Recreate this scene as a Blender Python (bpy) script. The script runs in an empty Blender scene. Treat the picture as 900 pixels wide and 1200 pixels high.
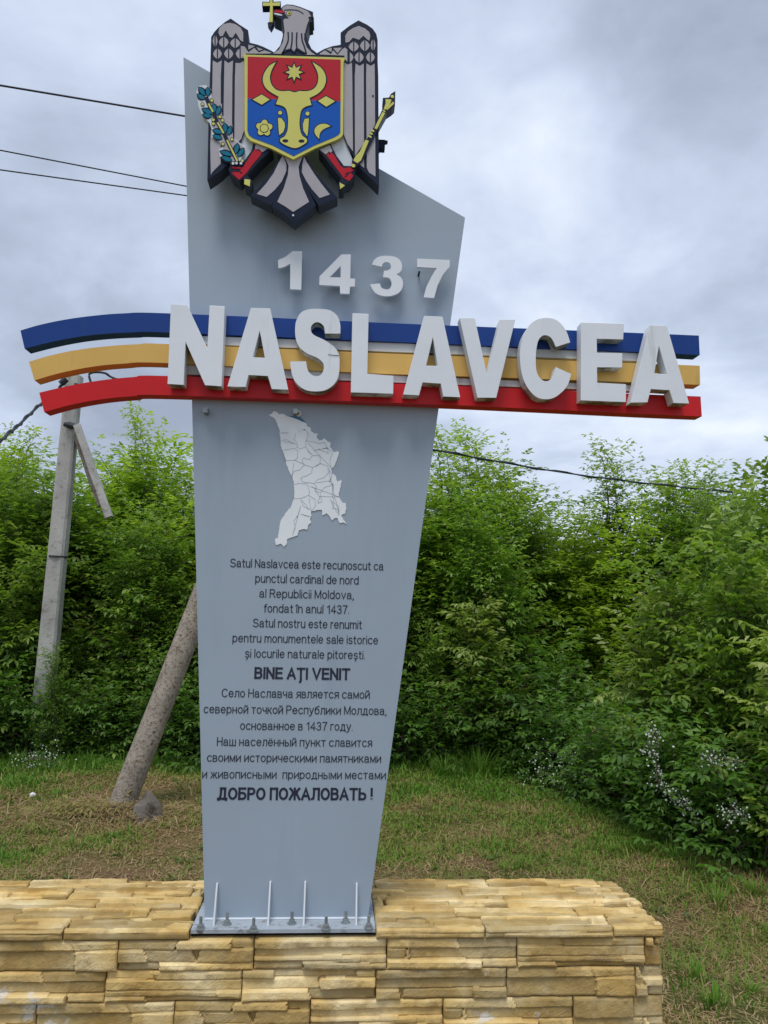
import bpy, bmesh, math, random
import numpy as np
from mathutils import Vector, geometry
random.seed(7); rng = np.random.default_rng(7)
S = bpy.context.scene
C = S.collection

# ------------------------------------------------------------------ camera
YAW, PITCH, ROLL, FPX, CAM = 3.5, 6.8, 1.1, 900.0, np.array([0.0, 0.0, 1.6])
_y, _p, _r = [math.radians(a) for a in (YAW, PITCH, ROLL)]
FW = np.array([math.sin(_y)*math.cos(_p), math.cos(_y)*math.cos(_p), math.sin(_p)])
_rt = np.array([math.cos(_y), -math.sin(_y), 0.0]); _up = np.cross(_rt, FW)
RT = _rt*math.cos(_r)+_up*math.sin(_r); UP = -_rt*math.sin(_r)+_up*math.cos(_r)
cd = bpy.data.cameras.new('camera'); cam = bpy.data.objects.new('camera', cd); C.objects.link(cam)
cd.sensor_fit = 'VERTICAL'; cd.sensor_height = 24; cd.lens = 24*FPX/1200; cd.clip_start = .05; cd.clip_end = 3000
from mathutils import Matrix
cam.matrix_world = Matrix(((RT[0], UP[0], -FW[0], CAM[0]), (RT[1], UP[1], -FW[1], CAM[1]), (RT[2], UP[2], -FW[2], CAM[2]), (0, 0, 0, 1)))
S.camera = cam
def ray(px, py): return FW+RT*(px-450)/FPX-UP*(py-600)/FPX
def P(px, py, Y):                    # the place on the upright plane y = Y that was measured in the photograph
    d = ray(px, py); return CAM+d*(Y-CAM[1])/d[1]
def G(px, py, z=0.0):
    d = ray(px, py); return CAM+d*(z-CAM[2])/d[2]

# ------------------------------------------------------------------ sky, sun, exposure
SUN_EL, SUN_AZ = math.radians(68), math.radians(200)      # azimuth measured clockwise from +Y
W = bpy.data.worlds.new('World'); S.world = W; W.use_nodes = True
nt = W.node_tree; nt.nodes.clear()
def N(t, ty, **kw):
    n = t.nodes.new(ty)
    for k, v in kw.items(): setattr(n, k, v)
    return n
out = N(nt, 'ShaderNodeOutputWorld'); bg = N(nt, 'ShaderNodeBackground'); bg.inputs[1].default_value = 0.1
sky = N(nt, 'ShaderNodeTexSky', sky_type='NISHITA', sun_disc=False, sun_elevation=SUN_EL, sun_rotation=SUN_AZ)
tc = N(nt, 'ShaderNodeTexCoord'); sep = N(nt, 'ShaderNodeSeparateXYZ'); nt.links.new(tc.outputs['Generated'], sep.inputs[0])
def M_(t, op, a, b=None):
    n = N(t, 'ShaderNodeMath', operation=op)
    for i, v in enumerate((a, b)):
        if v is None: continue
        if isinstance(v, (int, float)): n.inputs[i].default_value = v
        else: t.links.new(v, n.inputs[i])
    return n.outputs[0]
zc = M_(nt, 'ADD', M_(nt, 'MAXIMUM', sep.outputs[2], 0.0), 0.32)
cx = M_(nt, 'DIVIDE', sep.outputs[0], zc); cy = M_(nt, 'DIVIDE', sep.outputs[1], zc)
cv = N(nt, 'ShaderNodeCombineXYZ'); nt.links.new(cx, cv.inputs[0]); nt.links.new(cy, cv.inputs[1]); cv.inputs[2].default_value = 3.7
def noise(t, vec, sc, det=5, rough=.55, dist=0, off=None):
    if off:
        a = N(t, 'ShaderNodeVectorMath', operation='ADD'); t.links.new(vec, a.inputs[0]); a.inputs[1].default_value = off; vec = a.outputs[0]
    n = N(t, 'ShaderNodeTexNoise'); n.inputs['Scale'].default_value = sc; n.inputs['Detail'].default_value = det
    n.inputs['Roughness'].default_value = rough; n.inputs['Distortion'].default_value = dist
    t.links.new(vec, n.inputs['Vector']); return n.outputs[0]
def ramp(t, fac, stops):
    n = N(t, 'ShaderNodeValToRGB'); e = n.color_ramp.elements
    while len(e) < len(stops): e.new(.5)
    for k, (p, c) in enumerate(stops): e[k].position = p; e[k].color = (*c, 1) if len(c) == 3 else c
    t.links.new(fac, n.inputs[0]); return n.outputs[0]
n1 = noise(nt, cv.outputs[0], 01.15, 7, .55, .25, (7.3, 4.1, 0)); n2 = noise(nt, cv.outputs[0], 3.4, 6, .55, .3)
nm = M_(nt, 'ADD', M_(nt, 'MULTIPLY', n1, .68), M_(nt, 'MULTIPLY', n2, .32))
cloud = ramp(nt, nm, [(.37, (2.6, 3.0, 3.8)), (.46, (3.5, 4.05, 5.1)), (.55, (4.7, 5.35, 6.6)), (.66, (6.6, 7.1, 8.0))])
mixs = N(nt, 'ShaderNodeMix', data_type='RGBA'); mixs.inputs[0].default_value = .93
nt.links.new(sky.outputs[0], mixs.inputs[6]); nt.links.new(cloud, mixs.inputs[7])
nt.links.new(mixs.outputs[2], bg.inputs[0]); nt.links.new(bg.outputs[0], out.inputs[0])
sd = bpy.data.lights.new('sun', 'SUN'); sd.energy = 1.5; sd.angle = math.radians(22); sd.color = (1, .96, .9)
so = bpy.data.objects.new('sun', sd); C.objects.link(so)
dv = Vector((math.sin(SUN_AZ)*math.cos(SUN_EL), math.cos(SUN_AZ)*math.cos(SUN_EL), math.sin(SUN_EL)))
so.rotation_euler = dv.to_track_quat('Z', 'Y').to_euler()
S.view_settings.view_transform = 'Standard'; S.view_settings.look = 'None'; S.view_settings.gamma = 1
S.view_settings.exposure = 0.5; S.view_settings.use_curve_mapping = False

# ------------------------------------------------------------------ materials
def mat(name, col, rough=.6, bump=0, bscale=60, var=0, vscale=4, spec=.4, dirt=None, dscale=8, dthr=.55, metal=0, objvar=0, streak=False):
    m = bpy.data.materials.new(name); m.use_nodes = True; t = m.node_tree; b = t.nodes['Principled BSDF']
    b.inputs['Roughness'].default_value = rough; b.inputs['Metallic'].default_value = metal
    b.inputs['Specular IOR Level'].default_value = spec
    geo = N(t, 'ShaderNodeNewGeometry'); pos = geo.outputs['Position']
    rgb = N(t, 'ShaderNodeRGB'); rgb.outputs[0].default_value = (*col, 1); c = rgb.outputs[0]
    if var:
        n = noise(t, pos, vscale, 6, .6)
        mr = N(t, 'ShaderNodeMapRange'); t.links.new(n, mr.inputs[0]); mr.inputs[1].default_value = .3; mr.inputs[2].default_value = .7
        mr.inputs[3].default_value = 1-var; mr.inputs[4].default_value = 1+var
        v = N(t, 'ShaderNodeVectorMath', operation='SCALE'); t.links.new(c, v.inputs[0]); t.links.new(mr.outputs[0], v.inputs['Scale']); c = v.outputs[0]
    if objvar:
        oi = N(t, 'ShaderNodeObjectInfo'); mr = N(t, 'ShaderNodeMapRange'); t.links.new(oi.outputs['Random'], mr.inputs[0])
        mr.inputs[3].default_value = 1-objvar; mr.inputs[4].default_value = 1+objvar
        v = N(t, 'ShaderNodeVectorMath', operation='SCALE'); t.links.new(c, v.inputs[0]); t.links.new(mr.outputs[0], v.inputs['Scale']); c = v.outputs[0]
    if dirt:
        vec = pos
        if streak:
            mp = N(t, 'ShaderNodeMapping'); mp.inputs['Scale'].default_value = (1, 1, .12); t.links.new(pos, mp.inputs[0]); vec = mp.outputs[0]
        n = noise(t, vec, dscale, 7, .65, 0, (5, 3, 1))
        mr = N(t, 'ShaderNodeMapRange'); t.links.new(n, mr.inputs[0]); mr.inputs[1].default_value = dthr; mr.inputs[2].default_value = dthr+.15
        mx = N(t, 'ShaderNodeMix', data_type='RGBA'); t.links.new(mr.outputs[0], mx.inputs[0]); t.links.new(c, mx.inputs[6])
        mx.inputs[7].default_value = (*dirt, 1); c = mx.outputs[2]
    t.links.new(c, b.inputs['Base Color'])
    if bump:
        n = noise(t, pos, bscale, 6, .6); bp = N(t, 'ShaderNodeBump'); bp.inputs['Strength'].default_value = bump; bp.inputs['Distance'].default_value = .01
        t.links.new(n, bp.inputs['Height']); t.links.new(bp.outputs[0], b.inputs['Normal'])
    return m
MT = {
 'panel': mat('grey_painted_metal', (.335, .405, .48), .5, .05, 3, .04, 2.5, dirt=(.30, .37, .445), dscale=5, dthr=.56, streak=True),
 'white': mat('white_letter_sheet', (.76, .80, .84), .4, .03, 6, .04, 5, dirt=(.55, .58, .58), dscale=14, dthr=.62, streak=True),
 'white2': mat('white_rail_paint', (.66, .69, .71), .45, 0, 6, .05, 5, dirt=(.4, .4, .34), dscale=18, dthr=.6, streak=True),
 'blue': mat('blue_painted_metal', (.008, .048, .235), .45, .05, 4, .08, 3, spec=.25, dirt=(.018, .065, .24), dscale=9, dthr=.58, streak=True),
 'yellow': mat('yellow_painted_metal', (.70, .44, .12), .45, .05, 4, .06, 3, spec=.25, dirt=(.5, .32, .1), dscale=9, dthr=.6, streak=True),
 'red': mat('red_painted_metal', (.60, .014, .018), .42, .05, 4, .08, 3, spec=.25, dirt=(.42, .03, .03), dscale=9, dthr=.6, streak=True),
 'navy': mat('navy_plate', (.010, .018, .042), .55, 0, 8, .1, spec=.12),
 'feather': mat('warm_grey_vinyl', (.43, .41, .44), .6, 0, 8, .05, 12, spec=.12),
 'shred': mat('crimson_vinyl', (.50, .018, .035), .6, 0, 8, .05, spec=.12),
 'sblue': mat('royal_blue_vinyl', (.006, .10, .47), .6, 0, 8, .05, spec=.12),
 'gold': mat('pale_gold_vinyl', (.66, .64, .17), .6, 0, 8, .05, spec=.12),
 'teal': mat('teal_vinyl', (.006, .17, .27), .6, 0, 8, .06, 20, spec=.12),
 'pwhite': mat('white_plate', (.66, .71, .76), .45, 0, 8, .04, spec=.12),
 'black': mat('black_lettering', (.018, .022, .045), .5),
 'maplt': mat('pale_map_vinyl', (.82, .86, .88), .45, 0, 8, .03, 10, dirt=(.7, .74, .76), dscale=20, dthr=.6),
 'mapln': mat('grey_map_line', (.28, .31, .35), .5),
 'mapblue': mat('map_blue', (.05, .17, .28), .5),
 'ochre': mat('ochre_vinyl', (.40, .25, .07), .5),
 'steel': mat('galvanised_steel', (.30, .33, .34), .45, .2, 60, .25, 30, metal=.5, dirt=(.2, .16, .11), dscale=30, dthr=.57),
 'plate': mat('white_painted_plate', (.36, .41, .46), .5, .1, 30, .12, 12, dirt=(.14, .11, .085), dscale=22, dthr=.55),
 'conc': mat('aged_concrete', (.34, .30, .245), .9, 1.0, 70, .25, 7, spec=.15, dirt=(.15, .11, .08), dscale=42, dthr=.49),
 'lump': mat('dirty_concrete', (.17, .15, .13), .95, .9, 40, .3, 9, spec=.1, dirt=(.07, .055, .04), dscale=14, dthr=.5),
 'slate': mat('slate_edge_paint', (.045, .06, .085), .5, 0, 8, .1, spec=.25),
 'conc2': mat('pale_concrete', (.46, .45, .42), .9, .5, 30, .18, 4, spec=.2, dirt=(.25, .23, .2), dscale=14, dthr=.55),
 'mortar': mat('block_core_mortar', (.05, .042, .032), .95, .6, 40, .3, 8, spec=.1),
 'wire': mat('black_cable', (.03, .035, .045), .6),
 'bark': mat('grey_bark', (.10, .082, .06), .9, .8, 30, .3, 10, spec=.15),
 'litter': mat('white_plastic_litter', (.75, .75, .74), .5),
 'blossom': mat('white_blossom', (.46, .50, .42), .9, spec=.1),
}
def stone_mat():
    m = bpy.data.materials.new('cast_sandstone'); m.use_nodes = True; t = m.node_tree; b = t.nodes['Principled BSDF']
    b.inputs['Roughness'].default_value = .85; b.inputs['Specular IOR Level'].default_value = .2
    geo = N(t, 'ShaderNodeNewGeometry'); oi = N(t, 'ShaderNodeObjectInfo')
    tcd = N(t, 'ShaderNodeTexCoord')
    addv = N(t, 'ShaderNodeVectorMath', operation='ADD'); t.links.new(geo.outputs['Position'], addv.inputs[0])
    cb = N(t, 'ShaderNodeCombineXYZ'); t.links.new(M_(t, 'MULTIPLY', oi.outputs['Random'], 30.), cb.inputs[0]); t.links.new(cb.outputs[0], addv.inputs[1])
    v = addv.outputs[0]
    at = N(t, 'ShaderNodeAttribute', attribute_name='cell', attribute_type='GEOMETRY')
    base = ramp(t, noise(t, v, 4.5, 5, .55), [(.3, (.44, .275, .08)), (.5, (.60, .43, .175)), (.68, (.76, .62, .35))])
    mr = N(t, 'ShaderNodeMapRange'); t.links.new(at.outputs['Fac'], mr.inputs[0]); mr.inputs[3].default_value = .62; mr.inputs[4].default_value = 1.2
    r2 = N(t, 'ShaderNodeMapRange'); t.links.new(oi.outputs['Random'], r2.inputs[0]); r2.inputs[3].default_value = .88; r2.inputs[4].default_value = 1.12
    k = M_(t, 'MULTIPLY', mr.outputs[0], r2.outputs[0])
    sc = N(t, 'ShaderNodeVectorMath', operation='SCALE'); t.links.new(base, sc.inputs[0]); t.links.new(k, sc.inputs['Scale']); c = sc.outputs[0]
    # umber stain and grey weathering with shapes of their own
    for (s_, thr, w_, col, st, off) in ((9, .50, .16, (.27, .16, .05), .5, (9, 2, 4)), (16, .55, .12, (.40, .36, .28), .22, (1, 7, 3)), (3.1, .62, .03, (.66, .65, .62), .75, (1.35, 0, 2.2))):
        n = noise(t, geo.outputs['Position'] if s_ == 3.1 else v, s_, 8, .68, 0, off); q = N(t, 'ShaderNodeMapRange'); t.links.new(n, q.inputs[0]); q.inputs[1].default_value = thr; q.inputs[2].default_value = thr+w_; q.inputs[4].default_value = st; qo = q.outputs[0]
        if s_ == 3.1:
            sz_ = N(t, 'ShaderNodeSeparateXYZ'); t.links.new(geo.outputs['Position'], sz_.inputs[0]); qo = M_(t, 'MULTIPLY', qo, M_(t, 'LESS_THAN', sz_.outputs[2], .36))
        mx = N(t, 'ShaderNodeMix', data_type='RGBA'); t.links.new(qo, mx.inputs[0]); t.links.new(c, mx.inputs[6]); mx.inputs[7].default_value = (*col, 1); c = mx.outputs[2]
    t.links.new(c, b.inputs['Base Color'])
    n = noise(t, v, 45, 6, .6); bp = N(t, 'ShaderNodeBump'); bp.inputs['Strength'].default_value = .55; bp.inputs['Distance'].default_value = .004
    t.links.new(n, bp.inputs['Height']); t.links.new(bp.outputs[0], b.inputs['Normal'])
    return m
MT['stone'] = stone_mat()
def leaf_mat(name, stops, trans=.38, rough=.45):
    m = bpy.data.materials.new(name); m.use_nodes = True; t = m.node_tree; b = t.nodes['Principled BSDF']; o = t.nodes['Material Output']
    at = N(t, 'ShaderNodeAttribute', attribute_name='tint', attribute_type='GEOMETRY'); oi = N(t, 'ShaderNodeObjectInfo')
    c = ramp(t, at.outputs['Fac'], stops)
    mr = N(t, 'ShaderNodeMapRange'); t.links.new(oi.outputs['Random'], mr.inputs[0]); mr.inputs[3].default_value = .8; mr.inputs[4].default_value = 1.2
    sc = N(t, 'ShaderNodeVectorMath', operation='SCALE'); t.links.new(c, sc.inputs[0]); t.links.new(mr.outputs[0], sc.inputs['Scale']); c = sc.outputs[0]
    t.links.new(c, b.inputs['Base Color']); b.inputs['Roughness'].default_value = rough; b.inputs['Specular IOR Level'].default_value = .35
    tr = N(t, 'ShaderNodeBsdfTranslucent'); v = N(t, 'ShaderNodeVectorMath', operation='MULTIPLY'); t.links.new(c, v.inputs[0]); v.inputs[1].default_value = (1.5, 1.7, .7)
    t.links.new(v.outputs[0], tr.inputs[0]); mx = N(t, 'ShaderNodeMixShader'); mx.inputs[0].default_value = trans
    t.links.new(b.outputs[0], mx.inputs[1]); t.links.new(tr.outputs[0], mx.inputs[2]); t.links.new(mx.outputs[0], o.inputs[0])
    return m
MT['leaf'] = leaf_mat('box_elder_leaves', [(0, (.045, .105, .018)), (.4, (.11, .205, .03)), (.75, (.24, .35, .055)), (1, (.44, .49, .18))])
MT['leaf2'] = leaf_mat('yellow_green_leaves', [(0, (.09, .15, .016)), (.4, (.21, .31, .032)), (1, (.36, .44, .08))], .48)
MT['weed'] = leaf_mat('weed_leaves', [(0, (.045, .10, .018)), (.6, (.10, .20, .035)), (1, (.18, .29, .06))])
def ground_col(t, pos):
    a = noise(t, pos, .55, 5, .6, .4); b_ = noise(t, pos, 3.2, 6, .65, .2, (3, 1, 0))
    return M_(t, 'ADD', M_(t, 'MULTIPLY', a, .55), M_(t, 'MULTIPLY', b_, .45))
def grass_mat():
    m = bpy.data.materials.new('grass_blades'); m.use_nodes = True; t = m.node_tree; b = t.nodes['Principled BSDF']; o = t.nodes['Material Output']
    geo = N(t, 'ShaderNodeNewGeometry'); at = N(t, 'ShaderNodeAttribute', attribute_name='tint', attribute_type='GEOMETRY')
    c = ramp(t, at.outputs['Fac'], [(0, (.09, .22, .022)), (.3, (.17, .30, .04)), (.5, (.26, .27, .065)), (.72, (.36, .26, .12)), (1, (.50, .38, .21))])
    t.links.new(c, b.inputs['Base Color']); b.inputs['Roughness'].default_value = .6; b.inputs['Specular IOR Level'].default_value = .2
    tr = N(t, 'ShaderNodeBsdfTranslucent'); t.links.new(c, tr.inputs[0]); mx = N(t, 'ShaderNodeMixShader'); mx.inputs[0].default_value = .3
    t.links.new(b.outputs[0], mx.inputs[1]); t.links.new(tr.outputs[0], mx.inputs[2]); t.links.new(mx.outputs[0], o.inputs[0]); return m
MT['grass'] = grass_mat()
def ground_mat():
    m = bpy.data.materials.new('mown_ground'); m.use_nodes = True; t = m.node_tree; b = t.nodes['Principled BSDF']
    geo = N(t, 'ShaderNodeNewGeometry'); pos = geo.outputs['Position']
    c = ramp(t, ground_col(t, pos), [(.36, (.10, .14, .04)), (.47, (.17, .145, .06)), (.55, (.22, .145, .085)), (.64, (.15, .095, .06))])
    f = ramp(t, noise(t, pos, 60, 6, .7), [(.35, (.45, .45, .45)), (.65, (1.4, 1.35, 1.2))])
    v = N(t, 'ShaderNodeVectorMath', operation='MULTIPLY'); t.links.new(c, v.inputs[0]); t.links.new(f, v.inputs[1]); t.links.new(v.outputs[0], b.inputs['Base Color'])
    b.inputs['Roughness'].default_value = .95; b.inputs['Specular IOR Level'].default_value = .1
    bp = N(t, 'ShaderNodeBump'); bp.inputs['Strength'].default_value = .8; bp.inputs['Distance'].default_value = .03; t.links.new(noise(t, pos, 35, 8, .7), bp.inputs['Height']); t.links.new(bp.outputs[0], b.inputs['Normal'])
    return m
MT['ground'] = ground_mat()

# ------------------------------------------------------------------ helpers
ROOT = {}
def thing(name, loc, label, cat, group=None):
    o = bpy.data.objects.new(name, None); C.objects.link(o); o.location = loc; o.empty_display_size = .1
    o['label'] = label; o['category'] = cat
    if group: o['group'] = group
    ROOT[o.name] = np.array(loc, float); return o
def tag(o, label=None, cat=None, group=None, kind=None):
    for k, v in (('label', label), ('category', cat), ('group', group), ('kind', kind)):
        if v: o[k] = v
    return o
def root_of(o):
    while o.parent: o = o.parent
    return ROOT.get(o.name, np.zeros(3))
def mk(name, verts, faces, m, parent=None, smooth=False, loc=None):
    me = bpy.data.meshes.new(name); v = np.asarray(verts, float)
    if loc is not None: v = v-np.asarray(loc)
    elif parent is not None: v = v-root_of(parent)
    me.from_pydata(v.tolist(), [], [tuple(int(i) for i in f) for f in faces]); me.materials.append(m if not isinstance(m, str) else MT[m])
    if smooth: me.polygons.foreach_set('use_smooth', [True]*len(me.polygons))
    me.update(); o = bpy.data.objects.new(name, me); C.objects.link(o)
    if parent is not None: o.parent = parent
    elif loc is not None: o.location = loc
    if parent is None and loc is not None: ROOT[o.name] = np.array(loc, float)
    return o
class MB:
    def __init__(s): s.v = []; s.f = []
    def add(s, v, f):
        n = len(s.v); s.v += [tuple(map(float, q)) for q in v]; s.f += [tuple(int(i)+n for i in q) for q in f]
    def box(s, a, b):
        x0, y0, z0 = a; x1, y1, z1 = b
        s.add([(x0, y0, z0), (x1, y0, z0), (x1, y1, z0), (x0, y1, z0), (x0, y0, z1), (x1, y0, z1), (x1, y1, z1), (x0, y1, z1)],
              [(0, 3, 2, 1), (4, 5, 6, 7), (0, 1, 5, 4), (1, 2, 6, 5), (2, 3, 7, 6), (3, 0, 4, 7)])
    def tube(s, pts, r, n=8, cap=True):
        pts = [Vector(p) for p in pts]; rr = r if hasattr(r, '__len__') else [r]*len(pts); V = []; F = []
        ref = Vector((0, 0, 1)) if abs((pts[-1]-pts[0]).normalized().z) < .9 else Vector((1, 0, 0))
        for i, p in enumerate(pts):
            d = (pts[min(i+1, len(pts)-1)]-pts[max(i-1, 0)]).normalized(); a = d.cross(ref).normalized(); b = d.cross(a)
            for k in range(n):
                t = 2*math.pi*k/n; V.append(p+(a*math.cos(t)+b*math.sin(t))*rr[i])
        for i in range(len(pts)-1):
            for k in range(n): F.append((i*n+k, i*n+(k+1) % n, (i+1)*n+(k+1) % n, (i+1)*n+k))
        if cap: F.append(tuple(range(n-1, -1, -1))); F.append(tuple((len(pts)-1)*n+k for k in range(n)))
        s.add(V, F)
    def build(s, name, m, parent=None, smooth=False, loc=None): return mk(name, s.v, s.f, m, parent, smooth, loc)
def Z(ox, oy, sc, pts): return [(ox+x/sc, oy+y/sc) for x, y in pts]
def smooth_loop(pts, n=5, corners=()):
    N_ = len(pts); o = []
    for i in range(N_):
        p1, p2 = pts[i], pts[(i+1) % N_]
        p0 = pts[i-1] if i not in corners else p1; p3 = pts[(i+2) % N_] if (i+1) % N_ not in corners else p2
        for k in range(n):
            t = k/n; t2 = t*t; t3 = t2*t
            o.append(tuple(.5*((2*b)+(-a+c)*t+(2*a-5*b+4*c-d)*t2+(-a+3*b-3*c+d)*t3) for a, b, c, d in zip(p0, p1, p2, p3)))
    return o
def smooth_line(pts, n=6):
    o = []
    for i in range(len(pts)-1):
        p1, p2 = pts[i], pts[i+1]; p0 = pts[i-1] if i else p1; p3 = pts[i+2] if i+2 < len(pts) else p2
        for k in range(n):
            t = k/n; t2 = t*t; t3 = t2*t
            o.append(tuple(.5*((2*b)+(-a+c)*t+(2*a-5*b+4*c-d)*t2+(-a+3*b-3*c+d)*t3) for a, b, c, d in zip(p0, p1, p2, p3)))
    return o+[tuple(pts[-1])]
def ell(cx, cy, rx, ry=None, n=18, rot=0):
    ry = ry or rx; return [(cx+rx*math.cos(t)*math.cos(rot)-ry*math.sin(t)*math.sin(rot), cy+rx*math.cos(t)*math.sin(rot)+ry*math.sin(t)*math.cos(rot)) for t in [2*math.pi*k/n for k in range(n)]]
def area2(l): return sum(l[i-1][0]*l[i][1]-l[i][0]*l[i-1][1] for i in range(len(l)))
def plate(mb, loops, Y, depth):
    """loops: outer + holes in photo measurements on plane Y (front); extruded back by depth"""
    ls = [[P(x, y, Y) for x, y in l] for l in loops]
    flat = [q for l in ls for q in l]; n = len(flat)
    tris = geometry.tessellate_polygon([[Vector((q[0], q[2], 0)) for q in l] for l in ls])
    V = [(q[0], Y, q[2]) for q in flat]+[(q[0], Y+depth, q[2]) for q in flat]; F = []
    for t in tris:
        a, b, c = [flat[i] for i in t]; cr = (b[0]-a[0])*(c[2]-a[2])-(b[2]-a[2])*(c[0]-a[0])
        t = t if cr > 0 else t[::-1]; F.append(tuple(t)); F.append(tuple(i+n for i in reversed(t)))
    k = 0
    for li, l in enumerate(ls):
        m = len(l); A = sum(l[i-1][0]*l[i][2]-l[i][0]*l[i-1][2] for i in range(m)); ccw = (A > 0) == (li == 0)
        for i in range(m):
            a, b = k+i, k+(i+1) % m; F.append((b, a, a+n, b+n) if ccw else (a, b, b+n, a+n))
        k += m
    mb.add(V, F)
def pl(name, loops, Y, depth, m, parent, label=None):
    if loops and isinstance(loops[0][0], (int, float)): loops = [loops]
    mb = MB(); plate(mb, loops, Y, depth); o = mb.build(name, m, parent)
    if label: o['label'] = label
    if m == 'navy' and depth > .04:       # dark printed face on a slate painted box
        o.data.materials[0] = MT['slate']; o.data.materials.append(MT['navy'])
        for p in o.data.polygons:
            if p.normal.y < -.9: p.material_index = 1
    return o
def pls(name, shapes, Y, depth, m, parent, label=None):
    mb = MB()
    for s in shapes: plate(mb, [s], Y, depth)
    o = mb.build(name, m, parent)
    if label: o['label'] = label
    return o
def ribbon(pts, w, closed=False):
    """outline of a stroke of half-width w, as list of convex quads (joined with mitres)"""
    n = len(pts); L = []; R = []
    for i in range(n):
        a = pts[i-1] if (i or closed) else pts[i]; b = pts[(i+1) % n] if (i < n-1 or closed) else pts[i]; p = pts[i]
        def nr(u, v):
            dx, dy = v[0]-u[0], v[1]-u[1]; l = math.hypot(dx, dy) or 1; return (-dy/l, dx/l)
        n1 = nr(a, p) if a != p else nr(p, b); n2 = nr(p, b) if b != p else n1
        mx, my = n1[0]+n2[0], n1[1]+n2[1]; l = math.hypot(mx, my) or 1; mx /= l; my /= l
        c = max(.45, mx*n1[0]+my*n1[1]); ww = w/c
        L.append((p[0]+mx*ww, p[1]+my*ww)); R.append((p[0]-mx*ww, p[1]-my*ww))
    if closed: return [L, R] if abs(area2(L)) > abs(area2(R)) else [R, L]
    return [L+R[::-1]]
def grow(pts, w): return ribbon(pts, w, True)[0]

# ------------------------------------------------------------------ ground
def gz(x, y):
    return .035*np.sin(x*.9+1)*np.sin(y*.7)+.02*np.sin(x*2.3+y*1.7)+.012*np.sin(x*5.1-y*4.3)
xs = np.concatenate([[-600, -200, -60, -25], np.arange(-14, 14.01, .2), [25, 60, 200, 600]]); ys = np.concatenate([[-300, -80, -20], np.arange(-4, 16.01, .2), [30, 80, 250, 900]])
gx, gy = np.meshgrid(xs, ys); k_ = np.clip(1-np.maximum(abs(gx)-10, abs(gy-6)-9)/4, 0, 1)
gv = np.stack([gx, gy, gz(gx, gy)*k_], -1).reshape(-1, 3); nx = len(xs)
gf = [(j*nx+i, j*nx+i+1, (j+1)*nx+i+1, (j+1)*nx+i) for j in range(len(ys)-1) for i in range(nx-1)]
g = mk('ground', gv, gf, 'ground', smooth=True); g['kind'] = 'structure'

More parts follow.
